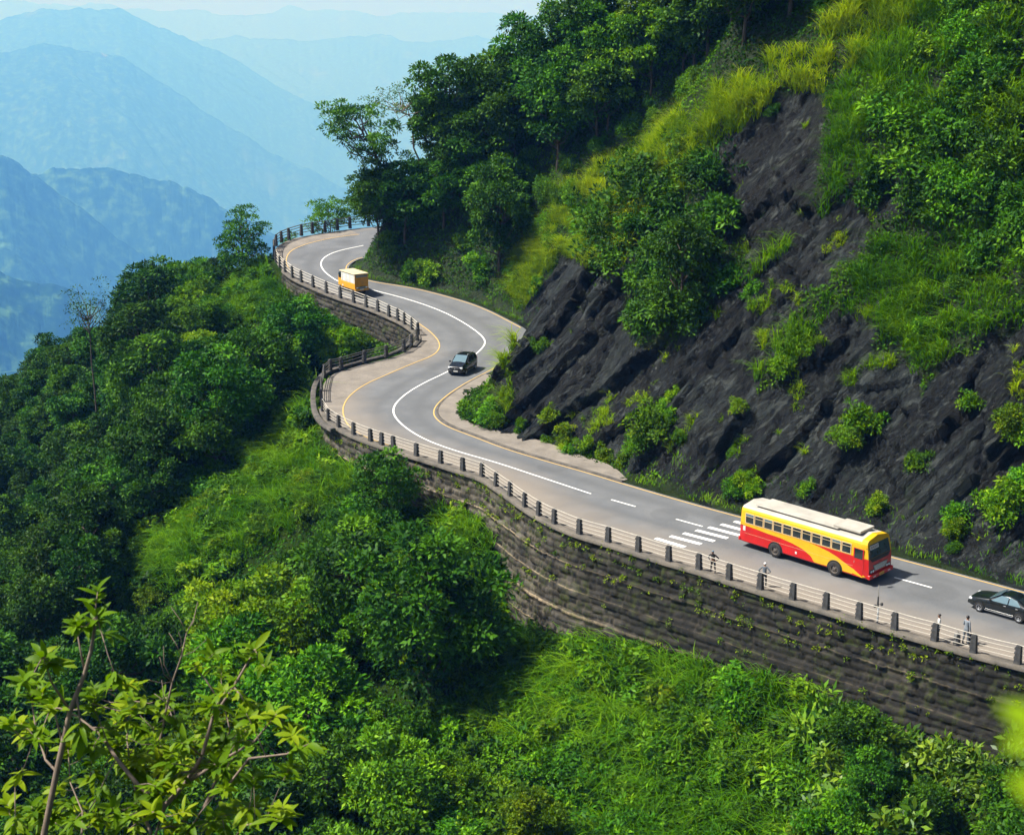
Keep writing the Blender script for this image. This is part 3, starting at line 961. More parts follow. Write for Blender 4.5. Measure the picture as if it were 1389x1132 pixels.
M['leaf_glossy'] = leaf_mat('glossy_leaves', [(0, (0.0167, 0.0594, 0.0040)), (.5, (0.0644, 0.1584, 0.0079)), (1, (0.2026, 0.3267, 0.0198))], .28, .42, .25)
M['leaf_big'] = leaf_mat('broad_yellow_green_leaves', [(0, (.05, .15, .003)), (.5, (.17, .35, .005)), (1, (.42, .55, .012))], .45, .5, .16)
M['grass'] = leaf_mat('long_grass', [(0, (0.0305, 0.1082, 0.0020)), (.5, (0.0907, 0.2558, 0.0030)), (1, (0.2318, 0.4133, 0.0059))], .42, .6, .15, .0)
M['grass_yellow'] = leaf_mat('yellowing_grass', [(0, (.05, .17, .003)), (.5, (.20, .38, .004)), (1, (.46, .60, .010))], .4, .6, .15, .0)
M['under'] = leaf_mat('undergrowth_leaves', [(0, (0.0104, 0.0424, 0.0020)), (.5, (0.0432, 0.1400, 0.0030)), (1, (0.1533, 0.3104, 0.0060))], .28, .6, .1, .0)

TREES = {}
TREES['dark'] = [tree_proto(200 + i, h, cr, ch, .40, int(nc * .72), 210, .17, rcl=(.17, .33)) for i, (h, cr, ch, nc) in enumerate([(9.5, 3.3, 7.2, 52), (8.5, 3.0, 6.4, 46), (10.5, 3.1, 8.4, 54), (8.0, 3.4, 5.6, 48), (11, 3.6, 8, 60)])]
TREES['mid'] = [tree_proto(230 + i, h, cr, ch, .38, int(nc * .72), 200, .14, rcl=(.17, .31)) for i, (h, cr, ch, nc) in enumerate([(7.5, 2.9, 5.8, 46), (6.5, 2.6, 5.0, 42), (8.2, 3.0, 6.2, 50), (7.0, 3.1, 5.0, 48)])]
SHRUBS = {}
SHRUBS['bush'] = [shrub_proto(300 + i, r, h, .26, n, 70) for i, (r, h, n) in enumerate([(1.5, 1.7, 30), (1.3, 1.5, 26), (1.7, 1.6, 34), (1.2, 2.1, 28)])]
SHRUBS['broad'] = [shrub_proto(340 + i, r, h, .46, n, 40, .40, (.25, .45)) for i, (r, h, n) in enumerate([(1.6, 1.8, 30), (1.9, 1.7, 34), (1.4, 1.7, 26)])]
SHRUBS['glossy'] = [shrub_proto(320 + i, r, h, .34, n, 46, .42, (.25, .45)) for i, (r, h, n) in enumerate([(1.5, 1.8, 30), (1.8, 1.7, 36), (1.3, 1.6, 26)])]

# ------------------------------------------------------------------ which plant grows where
OUT_POLY_PX = OUT_PX + [(500, 0), (3000, 0), (3000, 1560)]
WALL_VIEW = [(688, 672), (690, 800), (716, 862), (760, 850), (800, 852), (850, 838), (905, 848), (1000, 872), (1060, 888), (1180, 944), (1290, 972), (1389, 985), (1700, 1080), (1700, 900)]
WALL_FAR = [(478, 411), (500, 430), (520, 436), (545, 448), (562, 462), (568, 462), (540, 433)]
ROAD_PX = OUT_PX + INN_PX[::-1]
PAVE_POLY = [(860, 659), (800, 640), (753, 627), (689, 608), (648, 592), (610, 578), (594, 560), (616, 532), (642, 516), (677, 499), (688, 506), (668, 526), (646, 548), (640, 566), (662, 580), (699, 592), (737, 602), (784, 619), (832, 635), (851, 650)]
GRASS_V = [  # bright grassy ground on the valley side
 [(424, 520), (436, 585), (520, 618), (500, 660), (420, 700), (340, 752), (250, 806), (170, 822), (205, 735), (330, 640), (385, 565)],
 [(306, 400), (345, 360), (374, 352), (392, 392), (380, 425), (330, 440), (310, 430)],
 [(655, 930), (720, 860), (800, 850), (905, 850), (1050, 890), (1110, 960), (1100, 1132), (980, 1250), (830, 1250), (800, 1080), (650, 985)],
 [(620, 660), (690, 690), (690, 800), (700, 850), (620, 830), (560, 760)],
]
GRASS_Y = [  # yellowing grass on the rock's shoulders
 [(690, 420), (698, 335), (750, 272), (822, 222), (892, 172), (952, 142), (1050, 82), (1135, 22), (1180, -40), (1230, -30), (1290, -30), (1190, 70), (1100, 125), (1060, 120), (985, 190), (935, 255), (880, 305), (832, 375), (760, 352), (722, 395), (700, 440)],
 [(680, 430), (694, 420), (690, 560), (676, 560)],
]
GRASS_H = [  # green grass on ledges
 [(1080, 480), (1040, 530), (1020, 520), (1075, 440), (1130, 395), (1205, 330), (1260, 262), (1389, 180), (1389, 440), (1290, 482), (1250, 530), (1225, 470), (1190, 460), (1200, 410), (1120, 440)],
 [(1105, 270), (1122, 165), (1150, 90), (1240, -20), (1389, -20), (1389, 180), (1250, 215), (1160, 265), (1110, 300)],
 [(975, 395), (1055, 330), (1080, 330), (1000, 400)],
]
TREE_H_LINE = [(480, 420), (690, 425), (705, 345), (760, 290), (830, 238), (900, 188), (960, 158), (1000, 128), (1060, 90), (1130, 30), (1180, -40), (300, -400), (300, 420)]

def anyin(P, polys):
    r = np.zeros(len(P), bool)
    for q in polys: r |= in_poly(P, q)
    return r

def scatter(x0, x1, y0, y1, sp, g):
    gx, gy = np.meshgrid(np.arange(x0, x1, sp), np.arange(y0, y1, sp))
    P = np.stack([gx.ravel(), gy.ravel()], 1) + g.uniform(-.42, .42, (gx.size, 2)) * sp
    return P

GR_flat = GR
def lookup(A, x, y):
    i = np.clip(np.searchsorted(YS, y) - 1, 0, len(YS) - 2); j = np.clip(np.searchsorted(XS, x) - 1, 0, len(XS) - 2)
    ty = np.clip((y - YS[i]) / (YS[i + 1] - YS[i]), 0, 1); tx = np.clip((x - XS[j]) / (XS[j + 1] - XS[j]), 0, 1)
    return (A[i, j] * (1 - tx) + A[i, j + 1] * tx) * (1 - ty) + (A[i + 1, j] * (1 - tx) + A[i + 1, j + 1] * tx) * ty

def visible(p, slack=1.2):
    d = Vector(p) - HITC
    h = BVH.ray_cast(HITC, d.normalized(), d.length - slack)
    return h[0] is None

PLANTS = []   # (root object, kind, tone word, pixel x, pixel y, size)
rp = np.random.default_rng(77)

def bad_cover(x, y, z, h, r, hill, gentle_=False, tree=False):
    """would this plant hide the road or the walls?"""
    pts = np.array([[x + a * r, y, z + k * h] for a in (-.8, 0, .8) for k in (.35, .7, 1.0)])
    px, py, dep = project(pts)
    Q = np.stack([px, py], 1)
    if hill and not gentle_ and not tree and in_poly(Q, PAVE_POLY).any(): return True
    if hill: return in_poly(Q[3:6] if gentle_ else Q, ROAD_PX).any()
    if tree and anyin(Q[3:], GRASS_V[:3]).any(): return True
    return in_poly(Q, OUT_POLY_PX).any() or in_poly(Q + np.array([0, 16]), WALL_VIEW).any() or (tree and in_poly(Q, WALL_FAR).any())

def plant_tree(kind, x, y, s, mat, word, sink=.25, proto=None):
    z = drop(x, y)[0]
    if z is None: return None
    tr, cr = TREES[kind][proto if proto is not None else rp.integers(len(TREES[kind]))]
    r = empty('tree', (x, y, z.z - sink), rp.uniform(0, 6.28))
    r.scale = (s * rp.uniform(.9, 1.1), s * rp.uniform(.9, 1.1), s)
    for nm, me, mt in (('trunk', tr, M['bark']), ('crown', cr, M[mat])):
        o = bpy.data.objects.new(nm, me); COL.objects.link(o); o.parent = r
        if not me.materials: me.materials.append(mt)
        o.material_slots[0].link = 'OBJECT'; o.material_slots[0].material = mt
    hpx = project([x, y, z.z + 6 * s])
    PLANTS.append([r, 'tree', word, float(hpx[0]), float(hpx[1]), s])
    return r

def plant_shrub(kind, x, y, s, mat, word, sink=.3):
    h = drop(x, y)
    if h[0] is None: return None
    me = SHRUBS[kind][rp.integers(len(SHRUBS[kind]))]
    o = bpy.data.objects.new('shrub', me); COL.objects.link(o)
    if not me.materials: me.materials.append(M[mat])
    o.material_slots[0].link = 'OBJECT'; o.material_slots[0].material = M[mat]
    o.location = h[0] - Vector((0, 0, sink * s))
    n = (h[1] if h[1].z > 0 else -h[1]).lerp(Vector((0, 0, 1)), .55)
    q = n.to_track_quat('Z', 'Y'); q.rotate(Matrix.Rotation(0, 4, 'Z'))
    o.rotation_euler = q.to_euler(); o.rotation_euler.rotate_axis('Z', rp.uniform(0, 6.28))
    o.scale = (s, s, s * rp.uniform(.85, 1.2))
    hp = project(np.array(h[0]) + [0, 0, s * .8])
    PLANTS.append([o, 'shrub', word, float(hp[0]), float(hp[1]), s])
    return o

# ---- forest on the valley side
nV = nH = 0
cand = scatter(-110, 60, 62, 250, 4.3, rp)
z, hl, bs, dI, dO, gg = terrain_z(cand[:, 0], cand[:, 1])
px, py, pd = project(np.column_stack([cand, z]))
isg = anyin(np.stack([px, py - 60], 1), GRASS_V) | anyin(np.stack([px, py], 1), GRASS_V)
order = np.argsort(pd)
for k in order:
    x, y = cand[k]
    if bs[k] or dO[k] < 3.2 or pd[k] < 70 or nV >= 285: continue
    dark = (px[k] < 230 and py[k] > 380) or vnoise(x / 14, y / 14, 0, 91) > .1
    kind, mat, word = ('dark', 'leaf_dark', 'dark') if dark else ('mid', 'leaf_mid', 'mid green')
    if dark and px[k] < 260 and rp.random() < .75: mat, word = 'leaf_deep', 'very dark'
    if not dark and rp.random() < .3: mat, word = 'leaf_bright', 'bright green'
    s = rp.uniform(.68, 1.3)
    if isg[k]:
        if rp.random() < .88: continue
        s *= .5
    if px[k] > 600: s *= .62
    if px[k] < 190 and pd[k] > 120: s *= .78
    if 262 < px[k] < 378 and py[k] < 425: s *= .62
    for tr_ in range(5):
        if not bad_cover(x, y, z[k], (9.5 if dark else 7.5) * s, 3 * s, False, False, True): break
        s *= .78
    else: continue
    if s < .3: continue
    tx, ty, td = project([x, y, z[k] + 8 * s])
    if tx < -70 or tx > 1460 or ty > 1170: continue
    if not (visible((x, y, z[k] + 8 * s)) or visible((x, y, z[k] + 5 * s))): continue
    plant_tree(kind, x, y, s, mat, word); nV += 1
# ---- forest on the hill behind the rock shoulder
cand = scatter(-30, 110, 105, 262, 3.5, rp)
z, hl, bs, dI, dO, gg = terrain_z(cand[:, 0], cand[:, 1])
px, py, pd = project(np.column_stack([cand, z]))
fr = in_poly(np.stack([px, py], 1), TREE_H_LINE)
onridge = anyin(np.stack([px, py], 1), GRASS_Y) | anyin(np.stack([px + 14, py + 22], 1), GRASS_Y)
for k in np.argsort(pd):
    x, y = cand[k]
    if not hl[k] or dI[k] < (2.4 if gg[k] > .8 else 3.5) or nH >= 285 or not (fr[k] or gg[k] > .8) or onridge[k]: continue
    dark = vnoise(x / 18, y / 18, 0, 95) > -.25
    kind, mat, word = ('dark', 'leaf_dark', 'dark') if dark else ('mid', 'leaf_mid', 'mid green')
    s = rp.uniform(.95, 1.35) * (1.12 if gg[k] > .5 else 1)
    if dI[k] < 7: s *= .75
    if bad_cover(x, y, z[k], 9 * s, 3.2 * s, True, gg[k] > .8):
        s *= .6
        if bad_cover(x, y, z[k], 9 * s, 3.2 * s, True, gg[k] > .8): continue
    tx, ty, td = project([x, y, z[k] + 8 * s])
    if tx > 1460 or ty < -140: continue
    if not (visible((x, y, z[k] + 8 * s), 3) or visible((x, y, z[k] + 5 * s), 3)): continue
    plant_tree(kind, x, y, s, mat, word); nH += 1
print('trees', nV, nH)

# ---- shrubs
nS = nB = 0
cand = scatter(-45, 62, 66, 215, 2.15, rp)
z, hl, bs, dI, dO, gg = terrain_z(cand[:, 0], cand[:, 1])
px, py, pd = project(np.column_stack([cand, z]))
Q = np.stack([px, py], 1)
isg = anyin(Q, GRASS_V); isy = anyin(Q, GRASS_Y); ish = anyin(Q, GRASS_H)
rock = lookup(GR, cand[:, 0], cand[:, 1])
CLIFF_BUSH = [(822, 300), (850, 250), (905, 205), (960, 200), (1000, 250), (1010, 330), (1000, 400), (935, 440), (850, 440), (828, 380)]
RIGHT_BUSH = [(1165, 330), (1240, 60), (1300, -30), (1700, -30), (1700, 420), (1389, 420), (1300, 330), (1240, 300)]
isb = in_poly(Q, CLIFF_BUSH); isr = in_poly(Q, RIGHT_BUSH)
for k in np.argsort(pd):
    x, y = cand[k]
    if (nB if hl[k] else nS) >= 290 or pd[k] < 70 or px[k] < -60 or px[k] > 1440 or py[k] < -30 or py[k] > 1190: continue
    if hl[k]:
        if dI[k] < 2.2: continue
        if gg[k] > .6 and dI[k] > 13: continue
        if gg[k] > .6: s, kd, mt, wd, pr = rp.uniform(.7, 1.2), 'bush', 'leaf_mid', 'leafy green', .5
        elif isb[k]: s, kd, mt, wd, pr = rp.uniform(1.0, 1.7), 'glossy', 'leaf_dark', 'dark', .9
        elif isr[k]: s, kd, mt, wd, pr = rp.uniform(.9, 1.6), ('glossy', 'bush')[rp.integers(2)], ('leaf_mid', 'leaf_mid', 'leaf_dark')[rp.integers(3)], 'leafy', .9
        elif isy[k]: s, kd, mt, wd, pr = rp.uniform(.4, .7), 'bush', 'leaf_bright', 'small bright', .08
        elif ish[k]: s, kd, mt, wd, pr = rp.uniform(.5, .9), 'bush', 'leaf_mid', 'low green', .22
        elif rock[k] > .5: s, kd, mt, wd, pr = rp.uniform(.35, .8), 'bush', 'leaf_mid', 'small green', (.30 if dI[k] < 4.5 else .035)
        else: s, kd, mt, wd, pr = rp.uniform(.7, 1.2), 'bush', 'leaf_mid', 'leafy green', .3
    else:
        if bs[k] or dO[k] < 1.9: continue
        near = px[k] > 560 and py[k] > 640
        if isg[k] and near and vnoise(x / 5, y / 5, 0, 99) > -.25: s, kd, mt, wd, pr = rp.uniform(.7, 1.3), 'glossy', 'leaf_mid', 'leafy green', .8
        elif isg[k]: s, kd, mt, wd, pr = rp.uniform(.6, 1.1), 'bush', ('leaf_bright', 'leaf_mid', 'leaf_dark')[rp.integers(3)], 'leafy', .62
        elif near: s, kd, mt, wd, pr = rp.uniform(.8, 1.5), ('broad' if px[k] > 1000 and py[k] > 940 else 'glossy'), ('leaf_glossy' if px[k] > 1000 and py[k] > 960 else 'leaf_mid'), ('shiny leaved' if px[k] > 1000 and py[k] > 960 else 'leafy green'), .8
        else: s, kd, mt, wd, pr = rp.uniform(.7, 1.3), 'bush', 'leaf_mid', 'leafy green', (.9 if dO[k] < 5 else .3 if dO[k] < 9 else .12)
    if rp.random() > pr: continue
    for tr_ in range(4):
        if not bad_cover(x, y, z[k], 1.8 * s, 1.4 * s, bool(hl[k])): break
        s *= .75
    else: continue
    if not visible((x, y, z[k] + 1.4 * s), 1.5): continue
    o_ = plant_shrub(kd, x, y, s, mt, wd)
    if hl[k]:
        nB += 1; o_.name = 'bush'; PLANTS[-1][1] = 'bush'
    else: nS += 1
open('/tmp/counts.txt', 'w').write(f'{nV} {nH} {nS}') if False else None

# bushes rooted in the foot and the cracks of the rock
for px_, py_, s_ in ((885, 592, 1.3), (868, 604, 1.0), (902, 566, .9), (912, 540, .7), (1165, 588, 1.3), (1148, 592, .9), (1180, 575, 1.0), (1372, 690, 1.5), (1350, 680, 1.1), (1386, 655, 1.2), (1315, 548, .8), (1376, 572, 1.1), (1385, 600, 1.0), (1018, 668, .9), (1012, 650, .7), (770, 592, .9), (800, 602, .9), (745, 580, .9), (820, 618, .8), (668, 566, .7), (676, 572, .7), (850, 622, .8), (1000, 590, .6), (1290, 720, .8), (1190, 690, .8), (1100, 470, .8), (1062, 500, .8)):
    h_ = at(px_, py_, 260)[0]
    if h_ is None: continue
    o_ = plant_shrub(('bush', 'glossy')[int(px_) % 2], h_.x, h_.y, s_ * .8, ('leaf_bright', 'leaf_mid')[int(py_) % 2], ('bright green', 'mid green')[int(py_) % 2])
    if o_ is not None: o_.name = 'bush'; PLANTS[-1][1] = 'bush'

# ---- leafy weeds standing in the long grass
def weed_proto(seed, h, n, leaf):
    g = np.random.default_rng(seed)
    C, O, T = [], [], []
    for k in range(n):
        a = g.uniform(0, 6.28); rr = g.uniform(0, .55)
        top = np.array([math.cos(a) * rr * 1.6, math.sin(a) * rr * 1.6, h * g.uniform(.6, 1.1)]); b0 = np.array([math.cos(a) * rr * .5, math.sin(a) * rr * .5, 0])
        m_ = 22; tt = g.uniform(.2, 1, m_)[:, None]
        an = g.uniform(0, 6.28, m_)
        C.append(b0 + (top - b0) * tt); O.append(np.stack([np.cos(an), np.sin(an), np.full(m_, .35)], 1)); T.append(np.full(m_, np.clip(.5 + .2 * g.normal(), 0, 1)))
    C, O, T = np.vstack(C), np.vstack(O), np.concatenate(T)
    ls = leaf * g.uniform(.6, 1.25, len(C))
    V_, F_ = leaf_quads(C, O, ls, ls * .36, g, .3, .35)
    return mesh_np('weed', V_, F_, {'tone': np.repeat(np.clip(T + g.normal(0, .12, len(T)), 0, 1), 4)})
SHRUBS['weed'] = [weed_proto(360 + i, h, n, .42) for i, (h, n) in enumerate([(1.5, 24), (1.2, 20), (1.8, 26)])]
cand = scatter(-45, 50, 56, 205, 1.75, rp)
z, hl, bs, dI, dO, gg = terrain_z(cand[:, 0], cand[:, 1])
px, py, pd = project(np.column_stack([cand, z]))
Q = np.stack([px, py], 1)
isg = anyin(Q, GRASS_V)
nW = 0
for k in rp.permutation(len(cand)):
    x, y = cand[k]
    if hl[k] or bs[k] or dO[k] < .9 or not isg[k] or nW >= 280 or px[k] < -40 or px[k] > 1430 or py[k] > 1180: continue
    if rp.random() > .8: continue
    s = rp.uniform(.65, 1.25)
    for tr_ in range(4):
        if not bad_cover(x, y, z[k], 1.5 * s, .9 * s, False): break
        s *= .75
    else: continue
    mt, wd = (('leaf_bright', 'pale green'), ('leaf_mid', 'mid green'), ('leaf_dark', 'dark green'))[rp.choice(3, p=[.4, .42, .18])]
    o_ = plant_shrub('weed', x, y, s, mt, wd, .15)
    if o_ is not None:
        o_.name = 'weed'; PLANTS[-1][1] = 'weed'; nW += 1

# ---- ground cover: leaves, long grass
def tight(box, test, g):
    x, y, P = surf_points(90000, *box, g)
    hl = lookup(GH.astype(float), x, y) > .5; bs = lookup(GB.astype(float), x, y) > .5
    px, py, pd = project(P)
    ok = test(x, y, P, px, py, pd, hl, bs) & (pd > 50) & (px > -80) & (px < 1900) & (py > -60) & (py < 1210)
    if ok.sum() < 20: return box
    return (x[ok].min() - .5, x[ok].max() + .5, y[ok].min() - .5, y[ok].max() + .5)

def surf_points(n, x0, x1, y0, y1, g):
    x = g.uniform(x0, x1, n); y = g.uniform(y0, y1, n)
    X = lookup(GXd, x, y); Y = lookup(GYd, x, y); Z = lookup(GZd, x, y)
    return x, y, np.stack([X, Y, Z], 1)

def cover(name, n, box, test, height, leaf, mat, g, seed, aspect=.5):
    x, y, P = surf_points(n, *tight(box, test, g), g)
    hl = lookup(GH.astype(float), x, y) > .5; bs = lookup(GB.astype(float), x, y) > .5
    px, py, pd = project(P)
    ok = test(x, y, P, px, py, pd, hl, bs) & (pd > 50) & (px > -80) & (px < 1900) & (py > -60) & (py < 1210)
    P = P[ok]
    b = np.clip(.5 + .8 * fbm(P[:, 0] / 1.3, P[:, 1] / 1.3, P[:, 2] / 1.3, 3, seed), 0, 1.4)
    P = P + np.column_stack([np.zeros(len(P)), np.zeros(len(P)), b * height * g.uniform(.25, 1.0, len(P))])
    out = unit(g.normal(size=(len(P), 3)) + [-.25, -.35, .5])
    tone = np.clip(.48 + .35 * fbm(P[:, 0] / 4, P[:, 1] / 4, 0, 3, seed + 1) + g.normal(0, .15, len(P)), 0, 1)
    L = leaf * g.uniform(.6, 1.3, len(P))
    V_, F_ = leaf_quads(P, out, L, L * aspect, g)
    o = link(name, mesh_np(name, V_, F_, {'tone': np.repeat(tone, 4)}), mat)
    return tag(o, kind='stuff')

def grow(name, n, box, test, length, width, mat, g, seed, lean=.7, dirv=None, gap=-.25):
    x, y, P = surf_points(n, *tight(box, test, g), g)
    hl = lookup(GH.astype(float), x, y) > .5; bs = lookup(GB.astype(float), x, y) > .5
    px, py, pd = project(P)
    c = fbm(P[:, 0] / 1.1, P[:, 1] / 1.1, P[:, 2] / 1.1, 2, seed)
    ok = test(x, y, P, px, py, pd, hl, bs) & (pd > 50) & (px > -80) & (px < 1900) & (py > -60) & (py < 1210) & (c + g.uniform(-.5, .5, n) > gap)
    P, c = P[ok], c[ok]
    L = length * g.uniform(.5, 1.2, len(P)) * np.clip(1 + .8 * c, .4, 2.0)
    V_, F_, m = blades(P, np.tile(UPV, (len(P), 1)), L, width * g.uniform(.7, 1.3, len(P)), g, lean, 3, dirv)
    tone = np.clip(.5 + .3 * fbm(P[:, 0] / 5, P[:, 1] / 5, 0, 3, seed + 1) + .25 * c + g.normal(0, .13, len(P)), 0, 1)
    o = link(name, mesh_np(name, V_, F_, {'tone': np.repeat(tone, m)}), mat)
    return tag(o, kind='stuff')

gs = np.random.default_rng(5)
def pin(px, py, polys, j=12):
    Q = np.stack([px + j * vnoise(px / 18, py / 18, 0, 71), py + j * vnoise(px / 18, py / 18, 0, 72)], 1)
    return anyin(Q, polys)
vslope = lambda x, y, P: (seg_dist(np.stack([x, y], 1), OUT)[0] > .8)
cover('undergrowth', 520000, (-95, 55, 50, 230), lambda x, y, P, px, py, pd, hl, bs: (~bs) & vslope(x, y, P), .9, .34, M['under'], gs, 40)
cover('hillside_undergrowth', 700000, (-25, 80, 85, 225), lambda x, y, P, px, py, pd, hl, bs: hl & (lookup(GR, x, y) < .4) & (lookup(GDI, x, y) > 2.0), .8, .32, M['under'], gs, 43)
grow('long_grass', 620000, (-60, 48, 54, 210), lambda x, y, P, px, py, pd, hl, bs: (~bs) & vslope(x, y, P) & pin(px, py, GRASS_V), 1.75, .085, M['grass'], gs, 50, 1.0, np.array([-.4, -.5, 0]))
grow('yellowing_grass', 620000, (-10, 62, 92, 180), lambda x, y, P, px, py, pd, hl, bs: hl & pin(px, py, GRASS_Y) & (lookup(GDI, x, y) > 2), 1.5, .075, M['grass_yellow'], gs, 53, 1.0, np.array([-.6, -.6, 0]), .08)
grow('ledge_grass', 420000, (0, 75, 80, 170), lambda x, y, P, px, py, pd, hl, bs: hl & pin(px, py, GRASS_H) & (lookup(GDI, x, y) > 2), 1.6, .08, M['grass'], gs, 56, 1.0, np.array([-.6, -.6, 0]), .0)
grow('verge_grass', 260000, (-25, 62, 60, 200), lambda x, y, P, px, py, pd, hl, bs: hl & (lookup(GDI, x, y) > .55) & (lookup(GDI, x, y) < 3.2) & ~anyin(np.stack([px, py], 1), [PAVE_PX + [(600, 500), (590, 580), (840, 665)]]), .42, .05, M['grass'], gs, 59, .7)
# tufts hanging on to cracks in the bare rock
grow('rock_tufts', 900000, (-10, 60, 75, 165), lambda x, y, P, px, py, pd, hl, bs: hl & (lookup(GR, x, y) > .5) & (lookup(GDI, x, y) > 2.5) & (fbm(P[:, 0] / 1.8, P[:, 1] / 1.8, P[:, 2] / 1.8, 3, 66) + .5 * fbm(P[:, 0] / 9, P[:, 1] / 9, P[:, 2] / 9, 2, 67) > .86), .6, .06, M['grass_yellow'], gs, 62, 1.0, np.array([-.5, -.5, 0]))

# ------------------------------------------------------------------ retaining walls
def wall(name, L, drops, label, ledges, batter=.10, lo_extra=1.8):
    """stone wall with real relief: staggered blocks set a little in or out, sunk joints, a ledge every few courses"""
    L = np.asarray(L); drops = np.asarray(drops)
    cum = np.r_[0, np.cumsum(np.linalg.norm(np.diff(L, axis=0), axis=1))]
    s = np.arange(0, cum[-1], .14)
    L = np.stack([np.interp(s, cum, L[:, 0]), np.interp(s, cum, L[:, 1])], 1); drops = np.interp(s, cum, drops)
    t = np.gradient(L, axis=0); t /= np.linalg.norm(t, axis=1)[:, None]
    nrm = np.stack([-t[:, 1], t[:, 0]], 1)
    if in_poly(L + nrm * .8, BASE_POLY).mean() > .5: nrm = -nrm
    hmax = drops.max() + lo_extra
    LED = 1.72
    d = np.arange(0, hmax, .11)
    Sg, Dg = np.meshgrid(s, d)
    warp = .10 * fbm(Sg / 2.3, Dg / 1.6, 0, 3, 14)
    dw = Dg + warp * .35
    rh = .50
    row = np.floor(dw / rh).astype(np.int64)
    wv = .62 + .6 * hash3(row, row * 0, row * 0, 15)
    sw_ = Sg + warp + 3 * hash3(row, row * 0 + 1, row * 0, 16)
    colm = np.floor(sw_ / wv).astype(np.int64)
    sub_ = hash3(row, colm, row * 0, 19) < .3                     # some blocks are split in two
    fr = sw_ / wv - colm
    half = np.where(sub_ & (fr > .5), 1, 0)
    edge = np.minimum(np.minimum(fr, 1 - fr) * wv, np.where(sub_, np.abs(fr - .5) * wv, 9))
    fd = dw / rh - row
    edge = np.minimum(edge, np.minimum(fd, 1 - fd) * rh)
    joint = np.clip(1 - (edge - .035) / .05, 0, 1)
    shade = hash3(row, colm, half, 17)
    outb = (hash3(row, colm, half, 18) - .5) * .16 + .035 * np.clip(edge / .12, 0, 1)
    k = np.floor((Dg - .45) / LED)
    ph = (Dg - .45) - k * LED
    led = ((ph < .12) & (Dg > 1.0)).astype(float) * (1.0 if ledges else 0.0)
    o = .10 + batter * Dg + np.maximum(k, 0) * (.07 if ledges else 0) - .06 * joint + outb + .05 * fbm(Sg / 5, Dg / 3, 0, 3, 13) + led * .05
    P = L[None] + nrm[None] * o[..., None]
    dep = np.minimum(Dg, drops[None] + lo_extra)
    Z = zroad(L[:, 1])[None] - dep
    V = np.stack([P[..., 0], P[..., 1], Z], -1).reshape(-1, 3)
    damp = np.broadcast_to(np.clip(sstep(108, 80, s), 0, 1)[None] if ledges else .6, Sg.shape)
    me = mesh_np(name, V, grid_faces(*Sg.shape), {'shade': shade.ravel(), 'joint': joint.ravel(), 'damp': damp.ravel(), 'ledge': led.ravel()}, False)
    bm = bmesh.new(); bm.from_mesh(me); bmesh.ops.recalc_face_normals(bm, faces=bm.faces)
    f0 = list(bm.faces); ref = nrm.mean(0)
    if sum(f.normal.x * ref[0] + f.normal.y * ref[1] for f in f0[::37]) < 0: bmesh.ops.reverse_faces(bm, faces=f0)
    bm.to_mesh(me); bm.free()
    w_ = link(name, me, M['stone']); tag(w_, label, 'retaining wall')
    ribbon('coping', L[::4], .62, M['coping'], -.12, .26, 0.0, w_, False)
    return w_, nrm

def seg_ix(a, b):
    ia = ((OUT - ground_pt(*a)) ** 2).sum(1).argmin(); ib = ((OUT - ground_pt(*b)) ** 2).sum(1).argmin()
    return min(ia, ib), max(ia, ib)
i0, i1 = 2, seg_ix((437, 552), (437, 552))[0]
wall('retaining_wall', OUT[i0:i1], DROP[i0:i1], 'tall dark mossy stone retaining wall with pale mortar ledges under the near road', True)
j0, j1 = seg_ix((556, 471), (380, 364))
wall('retaining_wall', OUT[j0:j1], DROP[j0:j1], 'shadowed stone retaining wall under the far road below the yellow truck', False)

# ------------------------------------------------------------------ railings
M['post'] = plain('weathered_black_concrete', (.055, .055, .055), .8, var=.6, scale=5, bmp=.4)
M['rail_white'] = plain('white_painted_pipe', (.52, .48, .40), .5, var=.25, scale=3)
M['rail_dark'] = plain('dark_weathered_rail', (.10, .095, .08), .7, var=.5, scale=4)

def post_mesh():
    b = MB()
    b.box((0, 0, .50), (.40, .34, 1.0), taper=.74)
    b.box((0, 0, 1.02), (.31, .27, .10), taper=.8)
    for z in (.30, .56, .82):           # lugs the pipes run through
        b.box((.17, 0, z + .035), (.12, .30, .10), taper=.9)
    o = b.build('post', M['post'], None, bevel=.018)
    me = o.data; bpy.data.objects.remove(o)
    return me
POST = post_mesh()

